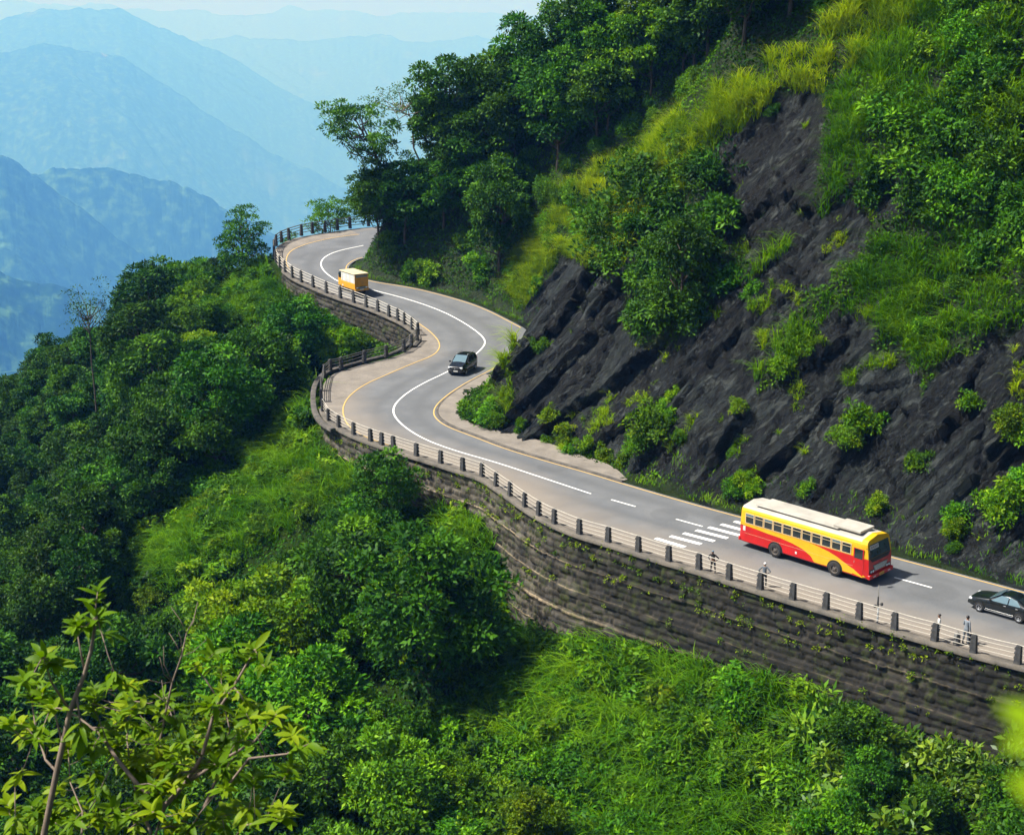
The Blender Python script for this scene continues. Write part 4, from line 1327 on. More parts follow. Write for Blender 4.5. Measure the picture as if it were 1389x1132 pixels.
def fence(pts, label, rails, rmat, h0=1.0, h1=1.0, wrap=()):
    P = [ground_pt(*q) for q in pts]
    P = np.array(P)
    z = zroad(P[:, 1]) + .12
    root = empty('roadside_railing', (P[0, 0], P[0, 1], z[0]))
    tag(root, label, 'railing', 'black post railings along the valley edge of the road')
    t = np.gradient(P, axis=0)
    n = len(P)
    hs = np.linspace(h0, h1, n)
    for i in range(n):
        o = bpy.data.objects.new('post', POST); COL.objects.link(o); o.parent = root
        o.location = (P[i, 0] - P[0, 0], P[i, 1] - P[0, 1], z[i] - z[0])
        o.rotation_euler = (random.uniform(-.02, .02), random.uniform(-.02, .02), math.atan2(t[i, 1], t[i, 0]))
        o.scale = (1, 1, hs[i] * 1.08)
    # rails sag a little between the posts and follow the curve
    m = 6
    u = np.linspace(0, n - 1, (n - 1) * m + 1)
    C = smooth_line(P, .2, 2)
    X = np.interp(u, range(n), P[:, 0]); Y = np.interp(u, range(n), P[:, 1]); Z = np.interp(u, range(n), z); H = np.interp(u, range(n), hs)
    for k, (rh, rr) in enumerate(rails):
        b = MB()
        sag = .018 * np.sin(np.pi * (u % 1)) * (1 + .5 * np.sin(u * 3.1 + k))
        b.tube([(X[i] - P[0, 0], Y[i] - P[0, 1], Z[i] - z[0] + rh * 1.08 * H[i] - sag[i]) for i in range(len(u))], rr, 6)
        b.build('rail', rmat, root, True)
    return root

near_pts = [(1440, 924), (1380, 903), (1320, 888), (1267, 872), (1213, 857), (1165, 843), (1120, 829), (1075, 816), (1031, 802), (989, 789), (948, 775), (907, 764), (866, 751), (825, 738), (786, 727), (752, 713), (731, 702), (712, 690), (692, 675), (673, 662), (654, 649), (628, 641), (598, 631), (565, 621), (534, 611), (518, 606), (503, 601), (480, 592), (460, 582), (446, 573), (438, 560)]
far_r = []
for q in OUT[:160:6]:
    a_, b_, _ = project([q[0], q[1], 0.0])
    if 1465 < a_ < 1900 and q[1] < 90: far_r.append((float(a_), float(b_)))
near_pts = far_r + near_pts
near_pts = [(x, y - 1) for x, y in near_pts]
fence(near_pts, 'railing of black posts and white pipes along the top of the near retaining wall', [(.30, .018), (.56, .018), (.82, .018), (1.06, .026)], M['rail_white'])
fence([(436, 545), (436, 530), (440, 512), (448, 505), (463, 502), (494, 493), (524, 486), (548, 478), (558, 471), (566, 463)], 'dark railing curving round the pale lay-by at the inner bend', [(.30, .04), (.56, .04), (.82, .04), (1.0, .045)], M['rail_dark'], 1.05, 1.2)
fence([(567, 455), (559, 448), (549, 441), (540, 436), (528, 431), (513, 424), (497, 418), (480, 412), (462, 406), (443, 399), (425, 391), (409, 384), (397, 378), (387, 370), (380, 364), (375, 357)], 'pale pipe railing on dark posts in front of the yellow truck', [(.30, .035), (.56, .035), (.82, .035), (1.03, .04)], M['rail_white'], 1.2, 1.35)
fence([(372, 350), (372, 342), (375, 335), (382, 330), (392, 326), (409, 321), (424, 318), (441, 316), (458, 313.5), (475, 311), (500, 308), (522, 305)], 'black railing round the far bend with the small tree behind it', [(.30, .05), (.56, .05), (.82, .05), (1.03, .06)], M['rail_dark'], 1.35, 1.4)

# ------------------------------------------------------------------ people by the railing
def cloth(name, col, var=.25): return plain(name, col, .85, var=var, scale=14)
M['skin'] = plain('brown_skin', (.20, .105, .065), .55, var=.1)
M['hair'] = plain('black_hair', (.012, .010, .009), .5, var=.3)

def skin_tree(name, nodes, edges, radii, root=0, sub=2):
    me = bpy.data.meshes.new(name)
    me.from_pydata([tuple(n) for n in nodes], edges, [])
    o = bpy.data.objects.new(name, me); COL.objects.link(o)
    o.modifiers.new('s', 'SKIN')
    for i, v in enumerate(me.skin_vertices[0].data):
        r = radii[i]; v.radius = r if isinstance(r, tuple) else (r, r); v.use_root = (i == root)
    md = o.modifiers.new('u', 'SUBSURF'); md.levels = sub; md.render_levels = sub
    dg = bpy.context.evaluated_depsgraph_get()
    res = bpy.data.meshes.new_from_object(o.evaluated_get(dg))
    bpy.data.objects.remove(o); bpy.data.meshes.remove(me)
    res.name = name
    return res

def person(loc, rz, label, shirt, trousers, arms, lean=0.0, head_cover=None, height=1.70, stride=.10, cat='person'):
    """arms: ((elbow, wrist) left, (elbow, wrist) right) in metres for a 1.70 m figure, x to the figure's right, y forward"""
    k = height / 1.70
    Nn, E, Rr = [], [], []
    def node(p, r, parent=None):
        Nn.append(np.array(p, float)); Rr.append(r)
        if parent is not None: E.append((parent, len(Nn) - 1))
        return len(Nn) - 1
    L = lean
    pel = node((0, 0, .92), (.150, .105))
    wst = node((0, .01 + L * .25, 1.08), (.130, .095), pel)
    chs = node((0, .01 + L * .6, 1.28), (.155, .108), wst)
    nkb = node((0, L * .85, 1.42), (.085, .075), chs)
    nk = node((0, .015 + L * .95, 1.475), .052, nkb)
    hd0 = node((0, .03 + L * 1.05, 1.55), (.070, .083), nk)
    hd1 = node((0, .025 + L * 1.1, 1.63), (.076, .092), hd0)
    node((0, .01 + L * 1.12, 1.69), (.05, .06), hd1)
    for sx, (el, wr) in zip((-1, 1), arms):
        sh = node((sx * .165, L * .8, 1.385), .062, nkb)
        e_ = node(el, .042, sh); w_ = node(wr, .030, e_)
        dv = np.array(wr) - np.array(el); dv = dv / np.linalg.norm(dv)
        pl = node(np.array(wr) + dv * .075, (.036, .022), w_)
        side = np.cross(dv, [0, 1.0, 0]); side = side / (np.linalg.norm(side) + 1e-6)
        for q, ln in enumerate((.058, .070, .076, .066)):
            b_ = np.array(wr) + dv * .095 + side * (q - 1.5) * .019
            f1 = node(b_ + dv * ln * .5 + np.array([0, .006, 0]), .0085, pl)
            node(b_ + dv * ln + np.array([0, .020, -.004]), .0075, f1)
        tb = node(np.array(wr) + dv * .04 + np.array([0, .042, 0]), .010, w_)
        node(np.array(wr) + dv * .085 + np.array([0, .055, 0]), .0085, tb)
    for sx in (-1, 1):
        hp = node((sx * .095, 0, .86), .093, pel)
        kn = node((sx * .115, .03 + sx * stride * .5, .48), .060, hp)
        an = node((sx * .12, sx * stride, .085), .040, kn)
        node((sx * .135, sx * stride + .13, .035), (.042, .034), an)
    me = skin_tree('body', [n * k for n in Nn], E, [tuple(np.array(r) * k) if isinstance(r, tuple) else r * k for r in Rr])
    root = empty('person', loc, rz)
    tag(root, label, cat, 'people standing by the railing')
    body = link('body', me, [M['skin'], shirt, trousers, M['hair']], root)
    mi = []
    for p in me.polygons:
        c = np.array(p.center) / k
        if c[2] > 1.455 and abs(c[0]) < .16: m_ = 0
        elif c[2] < .075: m_ = 3
        elif c[2] < .93 and abs(c[0]) < .25 and abs(c[1]) < .35: m_ = 2
        else:
            dw = min(np.linalg.norm(c - np.array(w_)) + (0 if np.dot(c - np.array(w_), np.array(w_) - np.array(e_)) > 0 else 9) for e_, w_ in arms)
            m_ = 0 if dw < .25 else 1
        mi.append(m_)
    me.polygons.foreach_set('material_index', mi)
    me.polygons.foreach_set('use_smooth', [True] * len(me.polygons))
    # face: eyes, nose, mouth, ears
    fy = .03 + L * 1.08
    fb = MB()
    fb.box((0, fy + .098, 1.585), (.024, .03, .04), taper=.5)
    for sx in (-1, 1):
        fb.box((sx * .078, fy - .005, 1.59), (.018, .035, .055), taper=.7)
    fb.V = [tuple(np.array(v) * k) for v in fb.V]
    fb.build('face', M['skin'], root, bevel=.004)
    eb = MB()
    for sx in (-1, 1): eb.box((sx * .030, fy + .086, 1.612), (.022, .012, .010))
    eb.box((0, fy + .086, 1.545), (.046, .010, .010))
    eb.V = [tuple(np.array(v) * k) for v in eb.V]
    eb.build('eyes_and_mouth', M['hair'], root)
    # hair or cap as a shell on the skull
    bm = bmesh.new(); bmesh.ops.create_uvsphere(bm, u_segments=18, v_segments=12, radius=1)
    for v in bm.verts: v.co = Vector((v.co.x * .088, v.co.y * .104, v.co.z * .098))
    cut = [f for f in bm.faces if f.calc_center_median().z < -.012 + (.055 if f.calc_center_median().y > .045 else 0)]
    bmesh.ops.delete(bm, geom=cut, context='FACES')
    for v in bm.verts: v.co = (v.co + Vector((0, .012 + L * 1.1, 1.625))) * k
    me2 = bpy.data.meshes.new('hair'); bm.to_mesh(me2); bm.free()
    for p in me2.polygons: p.use_smooth = True
    link('hair' if head_cover is None else 'cap', me2, head_cover or M['hair'], root)
    return root

def gp3(px, py, dz=0.0):
    g = ground_pt(px, py); return (g[0], g[1], float(zroad(g[1])) + dz)

jk = cloth('dark_jacket', (.015, .018, .022)); tr_d = cloth('dark_trousers', (.02, .022, .028)); gy = cloth('grey_cloth', (.20, .23, .26)); wh = cloth('white_shirt', (.70, .70, .66)); blu = cloth('blue_grey_cap', (.10, .20, .28)); wcap = cloth('white_cap', (.75, .74, .70)); gyd = cloth('grey_trousers', (.13, .15, .17))
akimbo = (((-.40, -.02, 1.14), (-.24, .08, .98)), ((.40, -.02, 1.14), (.24, .08, .98)))
hang = (((-.24, .0, 1.12), (-.25, .06, .86)), ((.24, .0, 1.12), (.25, .06, .86)))
held = (((-.24, .02, 1.12), (-.17, .22, 1.06)), ((.24, .0, 1.12), (.26, .05, .86)))
person(gp3(967, 777, .01), R(150), 'person in a dark jacket and blue grey cap leaning at the railing behind the bus', jk, tr_d, akimbo, .14, blu, 1.62, .12)
person(gp3(1036, 796, .01), R(-20), 'person in grey with a white cap standing half hidden behind a railing post', gyd, tr_d, akimbo, .05, wcap, 1.66, .05)
person(gp3(1272, 868, .01), R(70), 'person in a white shirt standing behind the thickest railing post', wh, tr_d, hang, 0.0, None, 1.66, .06)
P3 = gp3(1309, 874, .01)
person(P3, R(-60), 'person in pale grey clothes standing with bags near the dark sedan', gy, gyd, held, .02, None, 1.82, .08)
M['bag_dark'] = plain('black_canvas', (.02, .02, .022), .8); M['bag_grey'] = plain('grey_canvas', (.16, .16, .15), .8, var=.5)

def bag(loc, rz, dims, mat, label):
    root = empty('bag', loc, rz); tag(root, label, 'bag')
    b = MB(); b.box((0, 0, dims[2] / 2), dims, taper=.82); o = b.build('bag_body', mat, root, bevel=dims[1] * .22, seg=3)
    p = MB(); p.box((0, -dims[1] * .53, dims[2] * .34), (dims[0] * .7, dims[1] * .16, dims[2] * .4), taper=.85); p.build('pocket', mat, root, bevel=.02)
    h = MB(); h.tube([(dims[0] * .22 * math.cos(a), 0, dims[2] + .12 * math.sin(a)) for a in np.linspace(math.pi, 0, 9)], .014, 6); h.build('handle', mat, root, True)
    return root
bag((P3[0] - .50, P3[1] + .02, P3[2]), .5, (.42, .30, .72), M['bag_grey'], 'worn grey upright bag standing left of the person in grey')
bag((P3[0] + .32, P3[1] + .22, P3[2]), -.4, (.36, .26, .56), M['bag_dark'], 'black bag standing right of the person in grey')

# slim marker pole with two small lamps behind the railing
q = gp3(1190, 846)
pole = empty('marker_pole', q, R(-42)); tag(pole, 'slim leaning marker pole with two dark lamps behind the railing beside the bus', 'pole')
M['pole'] = plain('tarnished_metal', (.16, .15, .12), .6, var=.4, metal=.3); M['pole_pale'] = plain('pale_painted_metal', (.52, .54, .54), .6, var=.3)
b = MB(); b.tube([(0, 0, 0), (-.02, 0, 1.3), (-.08, 0, 2.55)], [.035, .028, .018], 8); b.build('shaft', M['pole'], pole, True)
b = MB(); b.box((0, 0, .05), (.28, .22, .10), taper=.8); b.build('foot', M['post'], pole, bevel=.01)
b = MB(); b.box((-.01, 0, .62), (.11, .09, .85), taper=.8); b.build('sleeve', M['pole_pale'], pole, bevel=.015)
b = MB(); b.box((-.06, 0, 1.48), (.11, .12, .62), taper=.7); b.build('control_box', M['post'], pole, bevel=.02)
for sx, zz in ((-.24, 1.12), (.20, 1.36)):
    b = MB(); b.tube([(-.03, 0, zz - .08), (sx * .7, 0, zz - .02), (sx, 0, zz)], .016, 6); b.tube([(sx, 0, zz - .09), (sx, 0, zz - .05), (sx, 0, zz + .06), (sx, 0, zz + .10)], [.05, .09, .09, .04], 10); b.build('lamp', M['post'], pole, True)
# small weeds rooted in the joints of the near wall
gw = np.random.default_rng(91)
ww = []
Lw = OUT[i0:i1]; tw = np.gradient(Lw, axis=0); tw /= np.linalg.norm(tw, axis=1)[:, None]; nw = np.stack([-tw[:, 1], tw[:, 0]], 1)
if in_poly(Lw + nw * .8, BASE_POLY).mean() > .5: nw = -nw
cs = []
for k in range(760):
    i = gw.integers(len(Lw)); dep = gw.choice([.15, .3, 1.0, 2.2, 4.0, 5.8], p=[.12, .18, .25, .25, .12, .08]) + gw.uniform(-.35, .35)
    dep = max(.08, dep)
    cs.append(np.r_[Lw[i] + nw[i] * (.16 + .10 * dep + .07 * int(dep / 1.72)), zroad(Lw[i][1]) - dep])
cs = np.array(cs)
Vw, Fw, Tw = cluster_leaves(cs, gw.uniform(.05, .34, len(cs)) ** 1.2, 16, .17, gw, gw.uniform(.3, 1, len(cs)), aspect=.5)
tag(link('wall_weeds', mesh_np('wall_weeds', Vw, Fw, {'tone': Tw}), M['leaf_bright']), kind='stuff')

# ------------------------------------------------------------------ vehicles
M['glass'] = plain('dark_tinted_glass', (.012, .022, .024), .08, spec=.8, var=.1)
M['glass_blue'] = plain('pale_reflecting_glass', (.10, .17, .20), .05, spec=1.0, var=.1, coat=.6)
M['tyre'] = plain('tyre_rubber', (.022, .022, .021), .85, var=.4)
M['rim_grey'] = plain('dusty_steel_rim', (.16, .14, .12), .55, metal=.5, var=.4)
M['rim_alloy'] = plain('alloy_rim', (.62, .63, .64), .3, metal=.8, var=.15)
M['chrome'] = plain('bright_trim', (.75, .75, .74), .22, metal=.9, var=.1)
M['black_trim'] = plain('black_trim', (.014, .014, .015), .5, var=.3)
M['lamp'] = plain('headlight_lens', (.75, .78, .78), .1, spec=.9, var=.1)
M['lamp_red'] = plain('red_tail_lens', (.55, .012, .01), .15, spec=.8, var=.1)
M['bus_red'] = plain('red_bus_paint', (.50, .005, .006), .36, spec=.5, var=.16, scale=1.2, coat=.25)
M['bus_yellow'] = plain('yellow_bus_paint', (.68, .40, .008), .38, spec=.5, var=.12, scale=1.5, coat=.2)
M['bus_roof'] = plain('sun_bleached_roof', (.40, .375, .32), .65, var=.22, scale=.9)
M['bus_dark'] = plain('shaded_red_front', (.46, .006, .006), .4, var=.2, coat=.2)  # front a little darker than the side red, its shade put into the paint
M['grille'] = plain('teal_grey_mesh', (.16, .24, .24), .5, var=.35, scale=9)
M['board'] = plain('pale_sign_board', (.62, .62, .58), .5, var=.1)
M['letter'] = plain('dark_red_letters', (.09, .02, .02), .6, var=.2)
M['plate'] = plain('yellow_number_plate', (.70, .42, .05), .5, var=.15)
M['frame'] = plain('cream_window_frame', (.62, .46, .26), .5, var=.15)
M['seat'] = plain('teal_seat', (.06, .13, .13), .8, var=.3)

def wheel(parent, x, y, r, wdt, side, rimmat, z=None):
    root = empty('wheel'); root.parent = parent; root.location = (x, y, r if z is None else z)
    t = MB(); n = 28; prof = [(.60, .50), (.86, .50), (.97, .40), (1.0, .22), (1.0, -.22), (.97, -.40), (.86, -.50), (.60, -.50)]
    for i in range(n):
        a = 2 * math.pi * i / n
        for pr, pw in prof: t.V.append((r * pr * math.cos(a), wdt * pw, r * pr * math.sin(a)))
    m = len(prof)
    for i in range(n):
        for k in range(m - 1):
            a, b = i * m + k, ((i + 1) % n) * m + k
            t.F.append((a, b, b + 1, a + 1)); t.M.append(0)
    t.build('tyre', M['tyre'], root, True)
    d = MB(); ri = .61 * r; y0 = side * wdt * .36
    for i in range(n):
        a = 2 * math.pi * i / n
        for rr, yy in ((1.0, side * wdt * .50), (.86, side * wdt * .46), (.80, y0 - side * .03), (.30, y0), (.24, y0 + side * .05), (0.02, y0 + side * .05)):
            d.V.append((ri * rr * math.cos(a), yy, ri * rr * math.sin(a)))
    for i in range(n):
        for k in range(5):
            a, b = i * 6 + k, ((i + 1) % n) * 6 + k
            d.F.append((a, b, b + 1, a + 1)); d.M.append(1 if (k == 2 and (i // 2) % 3 == 0) else 0)
    o = d.build('rim', [rimmat, M['black_trim']], root, False)
    return root

def prism(pts, y0, y1):
    """outline in x-z pushed between two y planes"""
    n = len(pts)
    V = [(p[0], y0, p[1]) for p in pts] + [(p[0], y1, p[1]) for p in pts]
    Fa = [tuple(range(n)), tuple(range(2 * n - 1, n - 1, -1))] + [(i, (i + 1) % n, n + (i + 1) % n, n + i) for i in range(n)]
    return V, Fa

def text(parent, body, size, loc, rot, mat, name='lettering', extrude=.004):
    c = bpy.data.curves.new(name, 'FONT'); c.body = body; c.size = size; c.align_x = 'CENTER'; c.align_y = 'CENTER'; c.extrude = extrude
    c.materials.append(mat)
    tmp = bpy.data.objects.new(name, c); COL.objects.link(tmp)
    me = bpy.data.meshes.new_from_object(tmp.evaluated_get(bpy.context.evaluated_depsgraph_get()))
    bpy.data.objects.remove(tmp); me.name = name
    o = bpy.data.objects.new(name, me); COL.objects.link(o)
    o.parent = parent; o.location = loc; o.rotation_euler = rot
    return o

# --- the bus: x forward, y to its left, origin on the ground under its middle
BL, BW, BH = 10.3, 2.80, 3.12
hb = R(-45.5)
cb = ground_pt(1163, 791) + np.array([math.cos(hb), math.sin(hb)]) * (-BL / 2 + .75) + np.array([-math.sin(hb), math.cos(hb)]) * (BW / 2)
bus = empty('bus', (cb[0], cb[1], .022), hb)
tag(bus, 'red and yellow bus with a cream roof driving past the rock face', 'bus')
hx, hy = BL / 2, BW / 2
ZB, ZS, ZW = .42, 1.78, 2.56           # skirt, sill, window head
ring = [(hy - .06, ZB), (hy, ZB + .08), (hy, 1.05), (hy, ZS), (hy - .03, ZW), (hy - .05, 2.70), (hy - .12, 2.84), (hy - .30, 2.95), (hy - .8, 3.02), (0, BH)]
ringf = [(y, z) for y, z in ring] + [(-y, z) for y, z in ring[-2::-1]]
def front_x(z): return hx - .02 - .16 * max(0, (z - 1.35)) ** 1.25
def rear_x(z): return -hx + .03 * max(0, z - 1.5)
b = MB()
nst = 25
for s in range(nst):
    t = s / (nst - 1)
    for y, z in ringf:
        edge = 1 - .045 * (max(0, abs(2 * t - 1) - .955) / .045) ** 2
        b.V.append((rear_x(z) * (1 - t) + front_x(z) * t, y * edge, z))
m = len(ringf)
for s in range(nst - 1):
    for k in range(m - 1):
        zc = (ringf[k][1] + ringf[k + 1][1]) / 2
        a = s * m + k
        mi = 0 if zc < ZS else (1 if zc < 2.88 else 2)
        if zc >= ZS and (s == nst - 2): mi = 1
        b.F.append((a, a + 1, a + m + 1, a + m)); b.M.append(mi)
    b.F.append((s * m, s * m + m, s * m + 2 * m - 1, s * m + m - 1)); b.M.append(3)
for s in (0, nst - 1):
    for k in range(len(ring) - 1):
        a, c = s * m + k, s * m + m - 1 - k
        zc = (ring[k][1] + ring[k + 1][1]) / 2
        b.F.append((a, a + 1, c - 1, c) if c - 1 != a + 1 else (a, a + 1, c)); b.M.append((4 if s else 0) if zc < ZS else 1)
body = b.build('body', [M['bus_red'], M['bus_yellow'], M['bus_roof'], M['black_trim'], M['bus_dark']], bus)
for sd in (1, -1):
    yo = sd * (hy + .004)
    # sweeping yellow band: along the sill at the back, swinging down to the front wheel
    U = lambda u: -hx + .02 + u * (BL - .06)
    Vz = lambda v: ZB + .10 + v * (ZS - ZB - .11)
    A = [(0, .90), (.10, .87), (.22, .80), (.33, .77), (.43, .67), (.51, .52), (.57, .28), (.60, 0)]
    Bc = [(.655, 0), (.70, .02), (.97, .0), (.985, .05), (.90, .26), (.83, .48), (.77, .68), (.70, .84), (.62, .95), (.55, 1.0), (.45, 1.0), (.2, 1.0), (0, 1.0)]
    pts = [(U(u), Vz(v)) for u, v in A + Bc]
    Vp, Fp = prism(pts, sd * (hy - .01), yo)
    s_ = MB(); s_.add(Vp, Fp); s_.build('stripe', M['bus_yellow'], body)
    s_ = MB(); s_.box((-.3, yo, 1.10), (BL * .86, .006, .012)); s_.build('trim_line', M['frame'], body)
    # windows along the side
    nwin = 11; x0 = -hx + .42; x1 = hx - 1.35; wd = (x1 - x0) / nwin
    for i in range(nwin):
        if sd < 0 and i == 0: pass
        cx_ = x0 + (i + .5) * wd
        f = MB()
        fw, fh = wd * .88, ZW - ZS - .10
        zc = (ZS + ZW) / 2 + .02
        yv = sd * (hy + .0)
        for q in ((-1, 0), (1, 0)): f.box((cx_ + q[0] * fw / 2, yv - sd * .012, zc), (.05, .05, fh + .05))
        for q in (-1, 1): f.box((cx_, yv - sd * .012, zc + q * fh / 2), (fw - .052, .05, .045))
        f.box((cx_, yv - sd * .012, zc + fh * .20), (fw - .052, .044, .030))
        fo = f.build('window', M['frame'], bus)
        p = MB(); p.box((cx_, yv - sd * .01, zc - fh * .16), (fw - .052, .036, fh * .66)); p.box((cx_, yv - sd * .012, zc + fh * .36), (fw - .052, .034, fh * .25), m=1 if i in (0, 2, 9) else 0)
        p.build('pane', [M['glass'], M['glass_blue']], fo)
    # cab door with its window
    dx = hx - .80
    d = MB(); d.box((dx, sd * (hy - .004), 1.42), (.78, .03, 1.92)); do = d.build('door', M['bus_red'], bus, bevel=.01)
    p = MB(); p.box((dx, sd * (hy + .008), 2.02), (.62, .02, .66)); p.build('pane', M['glass'], do)
    p = MB(); p.box((dx - .30, sd * (hy + .016), 1.42), (.03, .02, .16)); p.build('handle', M['chrome'], do)
    s_ = MB(); Vp, Fp = prism([(dx - .385, .60), (dx + .385, .46), (dx + .385, .52), (dx - .385, .92)], sd * (hy + .002), sd * (hy + .016)); s_.add(Vp, Fp); s_.build('stripe', M['bus_yellow'], do)
    if sd < 0:
        g_ = MB(); g_.box((-hx + .38, yo, 1.42), (.20, .006, .34)); g_.build('notice', M['board'], body)
        g_ = MB(); g_.box((-.45, yo, .78), (.14, .006, .16)); g_.build('notice', M['board'], body)
        for q_, w_ in ((-2.05, .16), (-1.78, .12)):
            g_ = MB(); g_.box((q_, yo, 1.36), (w_, .006, .22), taper=.6); g_.build('dark_mark', M['bus_dark'], body)
    # mirrors
    mm = MB(); mm.tube([(hx - .25, sd * hy, 2.5), (hx + .10, sd * (hy + .16), 2.55), (hx + .14, sd * (hy + .18), 2.35)], .02, 6); mm.box((hx + .14, sd * (hy + .18), 2.16), (.08, .20, .40)); mm.build('mirror', M['black_trim'], bus)
    # wheel arches
    for xw in (-2.12, 2.62):
        n_ = 16
        arc = [(xw + .60 * math.cos(a), .50 + .60 * math.sin(a)) for a in np.linspace(-.10, math.pi + .10, n_)]
        Vp, Fp = prism(arc, sd * (hy - .02), sd * (hy + .009)); a_ = MB(); a_.add(Vp, Fp); a_.build('wheel_arch', M['black_trim'], bus)
        wheel(bus, xw, sd * (hy - .08), .50, .30, sd, M['rim_grey'])
# front: windscreen, mask, grille, lamps, bumper, plate, board
def fq(y0, z0, y1, z1, dx=.012, inset=0):
    return [(front_x(z0) + dx, y0, z0), (front_x(z0) + dx, y1, z0), (front_x(z1) + dx, y1, z1), (front_x(z1) + dx, y0, z1)]
def fpanel(name, y0, z0, y1, z1, mat, parent, dx=.012, y0t=None, y1t=None, nz=5):
    b = MB()
    rows = []
    for i in range(nz):
        t = i / (nz - 1); z = z0 * (1 - t) + z1 * t
        ya = y0 * (1 - t) + (y0t if y0t is not None else y0) * t; yb = y1 * (1 - t) + (y1t if y1t is not None else y1) * t
        rows.append((ya, yb, z))
    for o_ in (dx, dx - .03):
        for ya, yb, z in rows: b.V += [(front_x(z) + o_, ya, z), (front_x(z) + o_, yb, z)]
    for i in range(nz - 1):
        a = 2 * i; b.F += [(a, a + 1, a + 3, a + 2), (2 * nz + a, 2 * nz + a + 2, 2 * nz + a + 3, 2 * nz + a + 1), (a, a + 2, 2 * nz + a + 2, 2 * nz + a), (a + 1, 2 * nz + a + 1, 2 * nz + a + 3, a + 3)]
    e = 2 * nz - 2
    b.F += [(0, 2 * nz, 2 * nz + 1, 1), (e, e + 1, 2 * nz + e + 1, 2 * nz + e)]
    b.M = [0] * len(b.F)
    return b.build(name, mat, parent)
M['screen'] = plain('teal_windscreen', (.035, .065, .07), .10, spec=.8, var=.5, scale=2.2)
ws = fpanel('windscreen', -1.22, 1.80, 1.22, 2.66, M['screen'], bus, .012, -1.10, 1.10, 7)
fpanel('mask', -.95, 1.52, .95, 1.78, M['black_trim'], bus, .014, -1.2, 1.2)
fpanel('centre_bar', -.02, 1.82, .02, 2.34, M['black_trim'], ws, .016)
fpanel('reflection_of_seats', .30, 1.62, 1.02, 1.86, M['seat'], ws, .0135) if False else None
bd = fpanel('destination_board', -1.08, 2.34, -.10, 2.60, M['board'], bus, .030)
ang = math.atan2(front_x(2.34) - front_x(2.60), .26)
text(bd, 'KADAY', .25, (front_x(2.47) + .034, -.59, 2.47), (R(90) - ang, 0, R(90)), M['letter'])
gr = fpanel('grille', -.62, .86, .62, 1.27, M['grille'], bus, .030, -.86, .86)
for i in range(6):
    z = .90 + i * .065
    fpanel('slat', -.60 - .035 * i, z, .60 + .035 * i, z + .018, M['chrome'], gr, .040, nz=2)
em = MB(); em.box((hx + .012, .0, 1.36), (.02, .26, .08)); em.build('emblem', M['lamp_red'], bus)
for sd in (1, -1):
    fpanel('lamp_panel', sd * .70, .78, sd * 1.24, 1.02, M['black_trim'], bus, .018)
    for yy in (.82, 1.06):
        h_ = MB(); h_.tube([(hx - .02, sd * yy, .89), (hx + .02, sd * yy, .89), (hx + .03, sd * yy, .89)], [.085, .085, .06], 14); h_.build('headlight', M['lamp'], bus, True)
    fl = MB(); fl.box((hx + .155, sd * .86, .58), (.03, .26, .07)); fl.build('fog_light', M['lamp'], bus, bevel=.01)
bp = MB(); bp.box((hx + .04, 0, .58), (.20, BW + .02, .30)); bo = bp.build('bumper', M['bus_red'], bus, bevel=.05, seg=3)
pl = MB(); pl.box((hx + .15, 0, .58), (.02, .52, .20)); po = pl.build('number_plate', M['plate'], bus, bevel=.006)
text(po, 'KL 15', .15, (hx + .162, 0, .58), (R(90), 0, R(90)), M['letter'])
rb = MB(); rb.box((-hx - .02, 0, .58), (.16, BW - .02, .26)); rb.build('bumper', M['bus_dark'], bus, bevel=.04)
rw = MB(); rw.box((-hx + .005, 0, 2.05), (.03, 1.9, .70)); rw.build('rear_window', M['glass'], bus, bevel=.02)
# roof hatch / rack
rh = MB(); rh.box((hx - 2.15, -.02, BH + .10), (2.1, 1.66, .18)); rho = rh.build('roof_hatch', M['bus_roof'], bus, bevel=.04)
rs = MB(); rs.box((hx - 2.15, -.02, BH + .00), (1.9, 1.5, .06)); rs.build('hatch_base', M['black_trim'], rho)
rc = MB(); rc.box((-.9, 0, BH - .01), (6.6, 1.9, .05)); rc.build('roof_panel', M['bus_roof'], bus, bevel=.02)

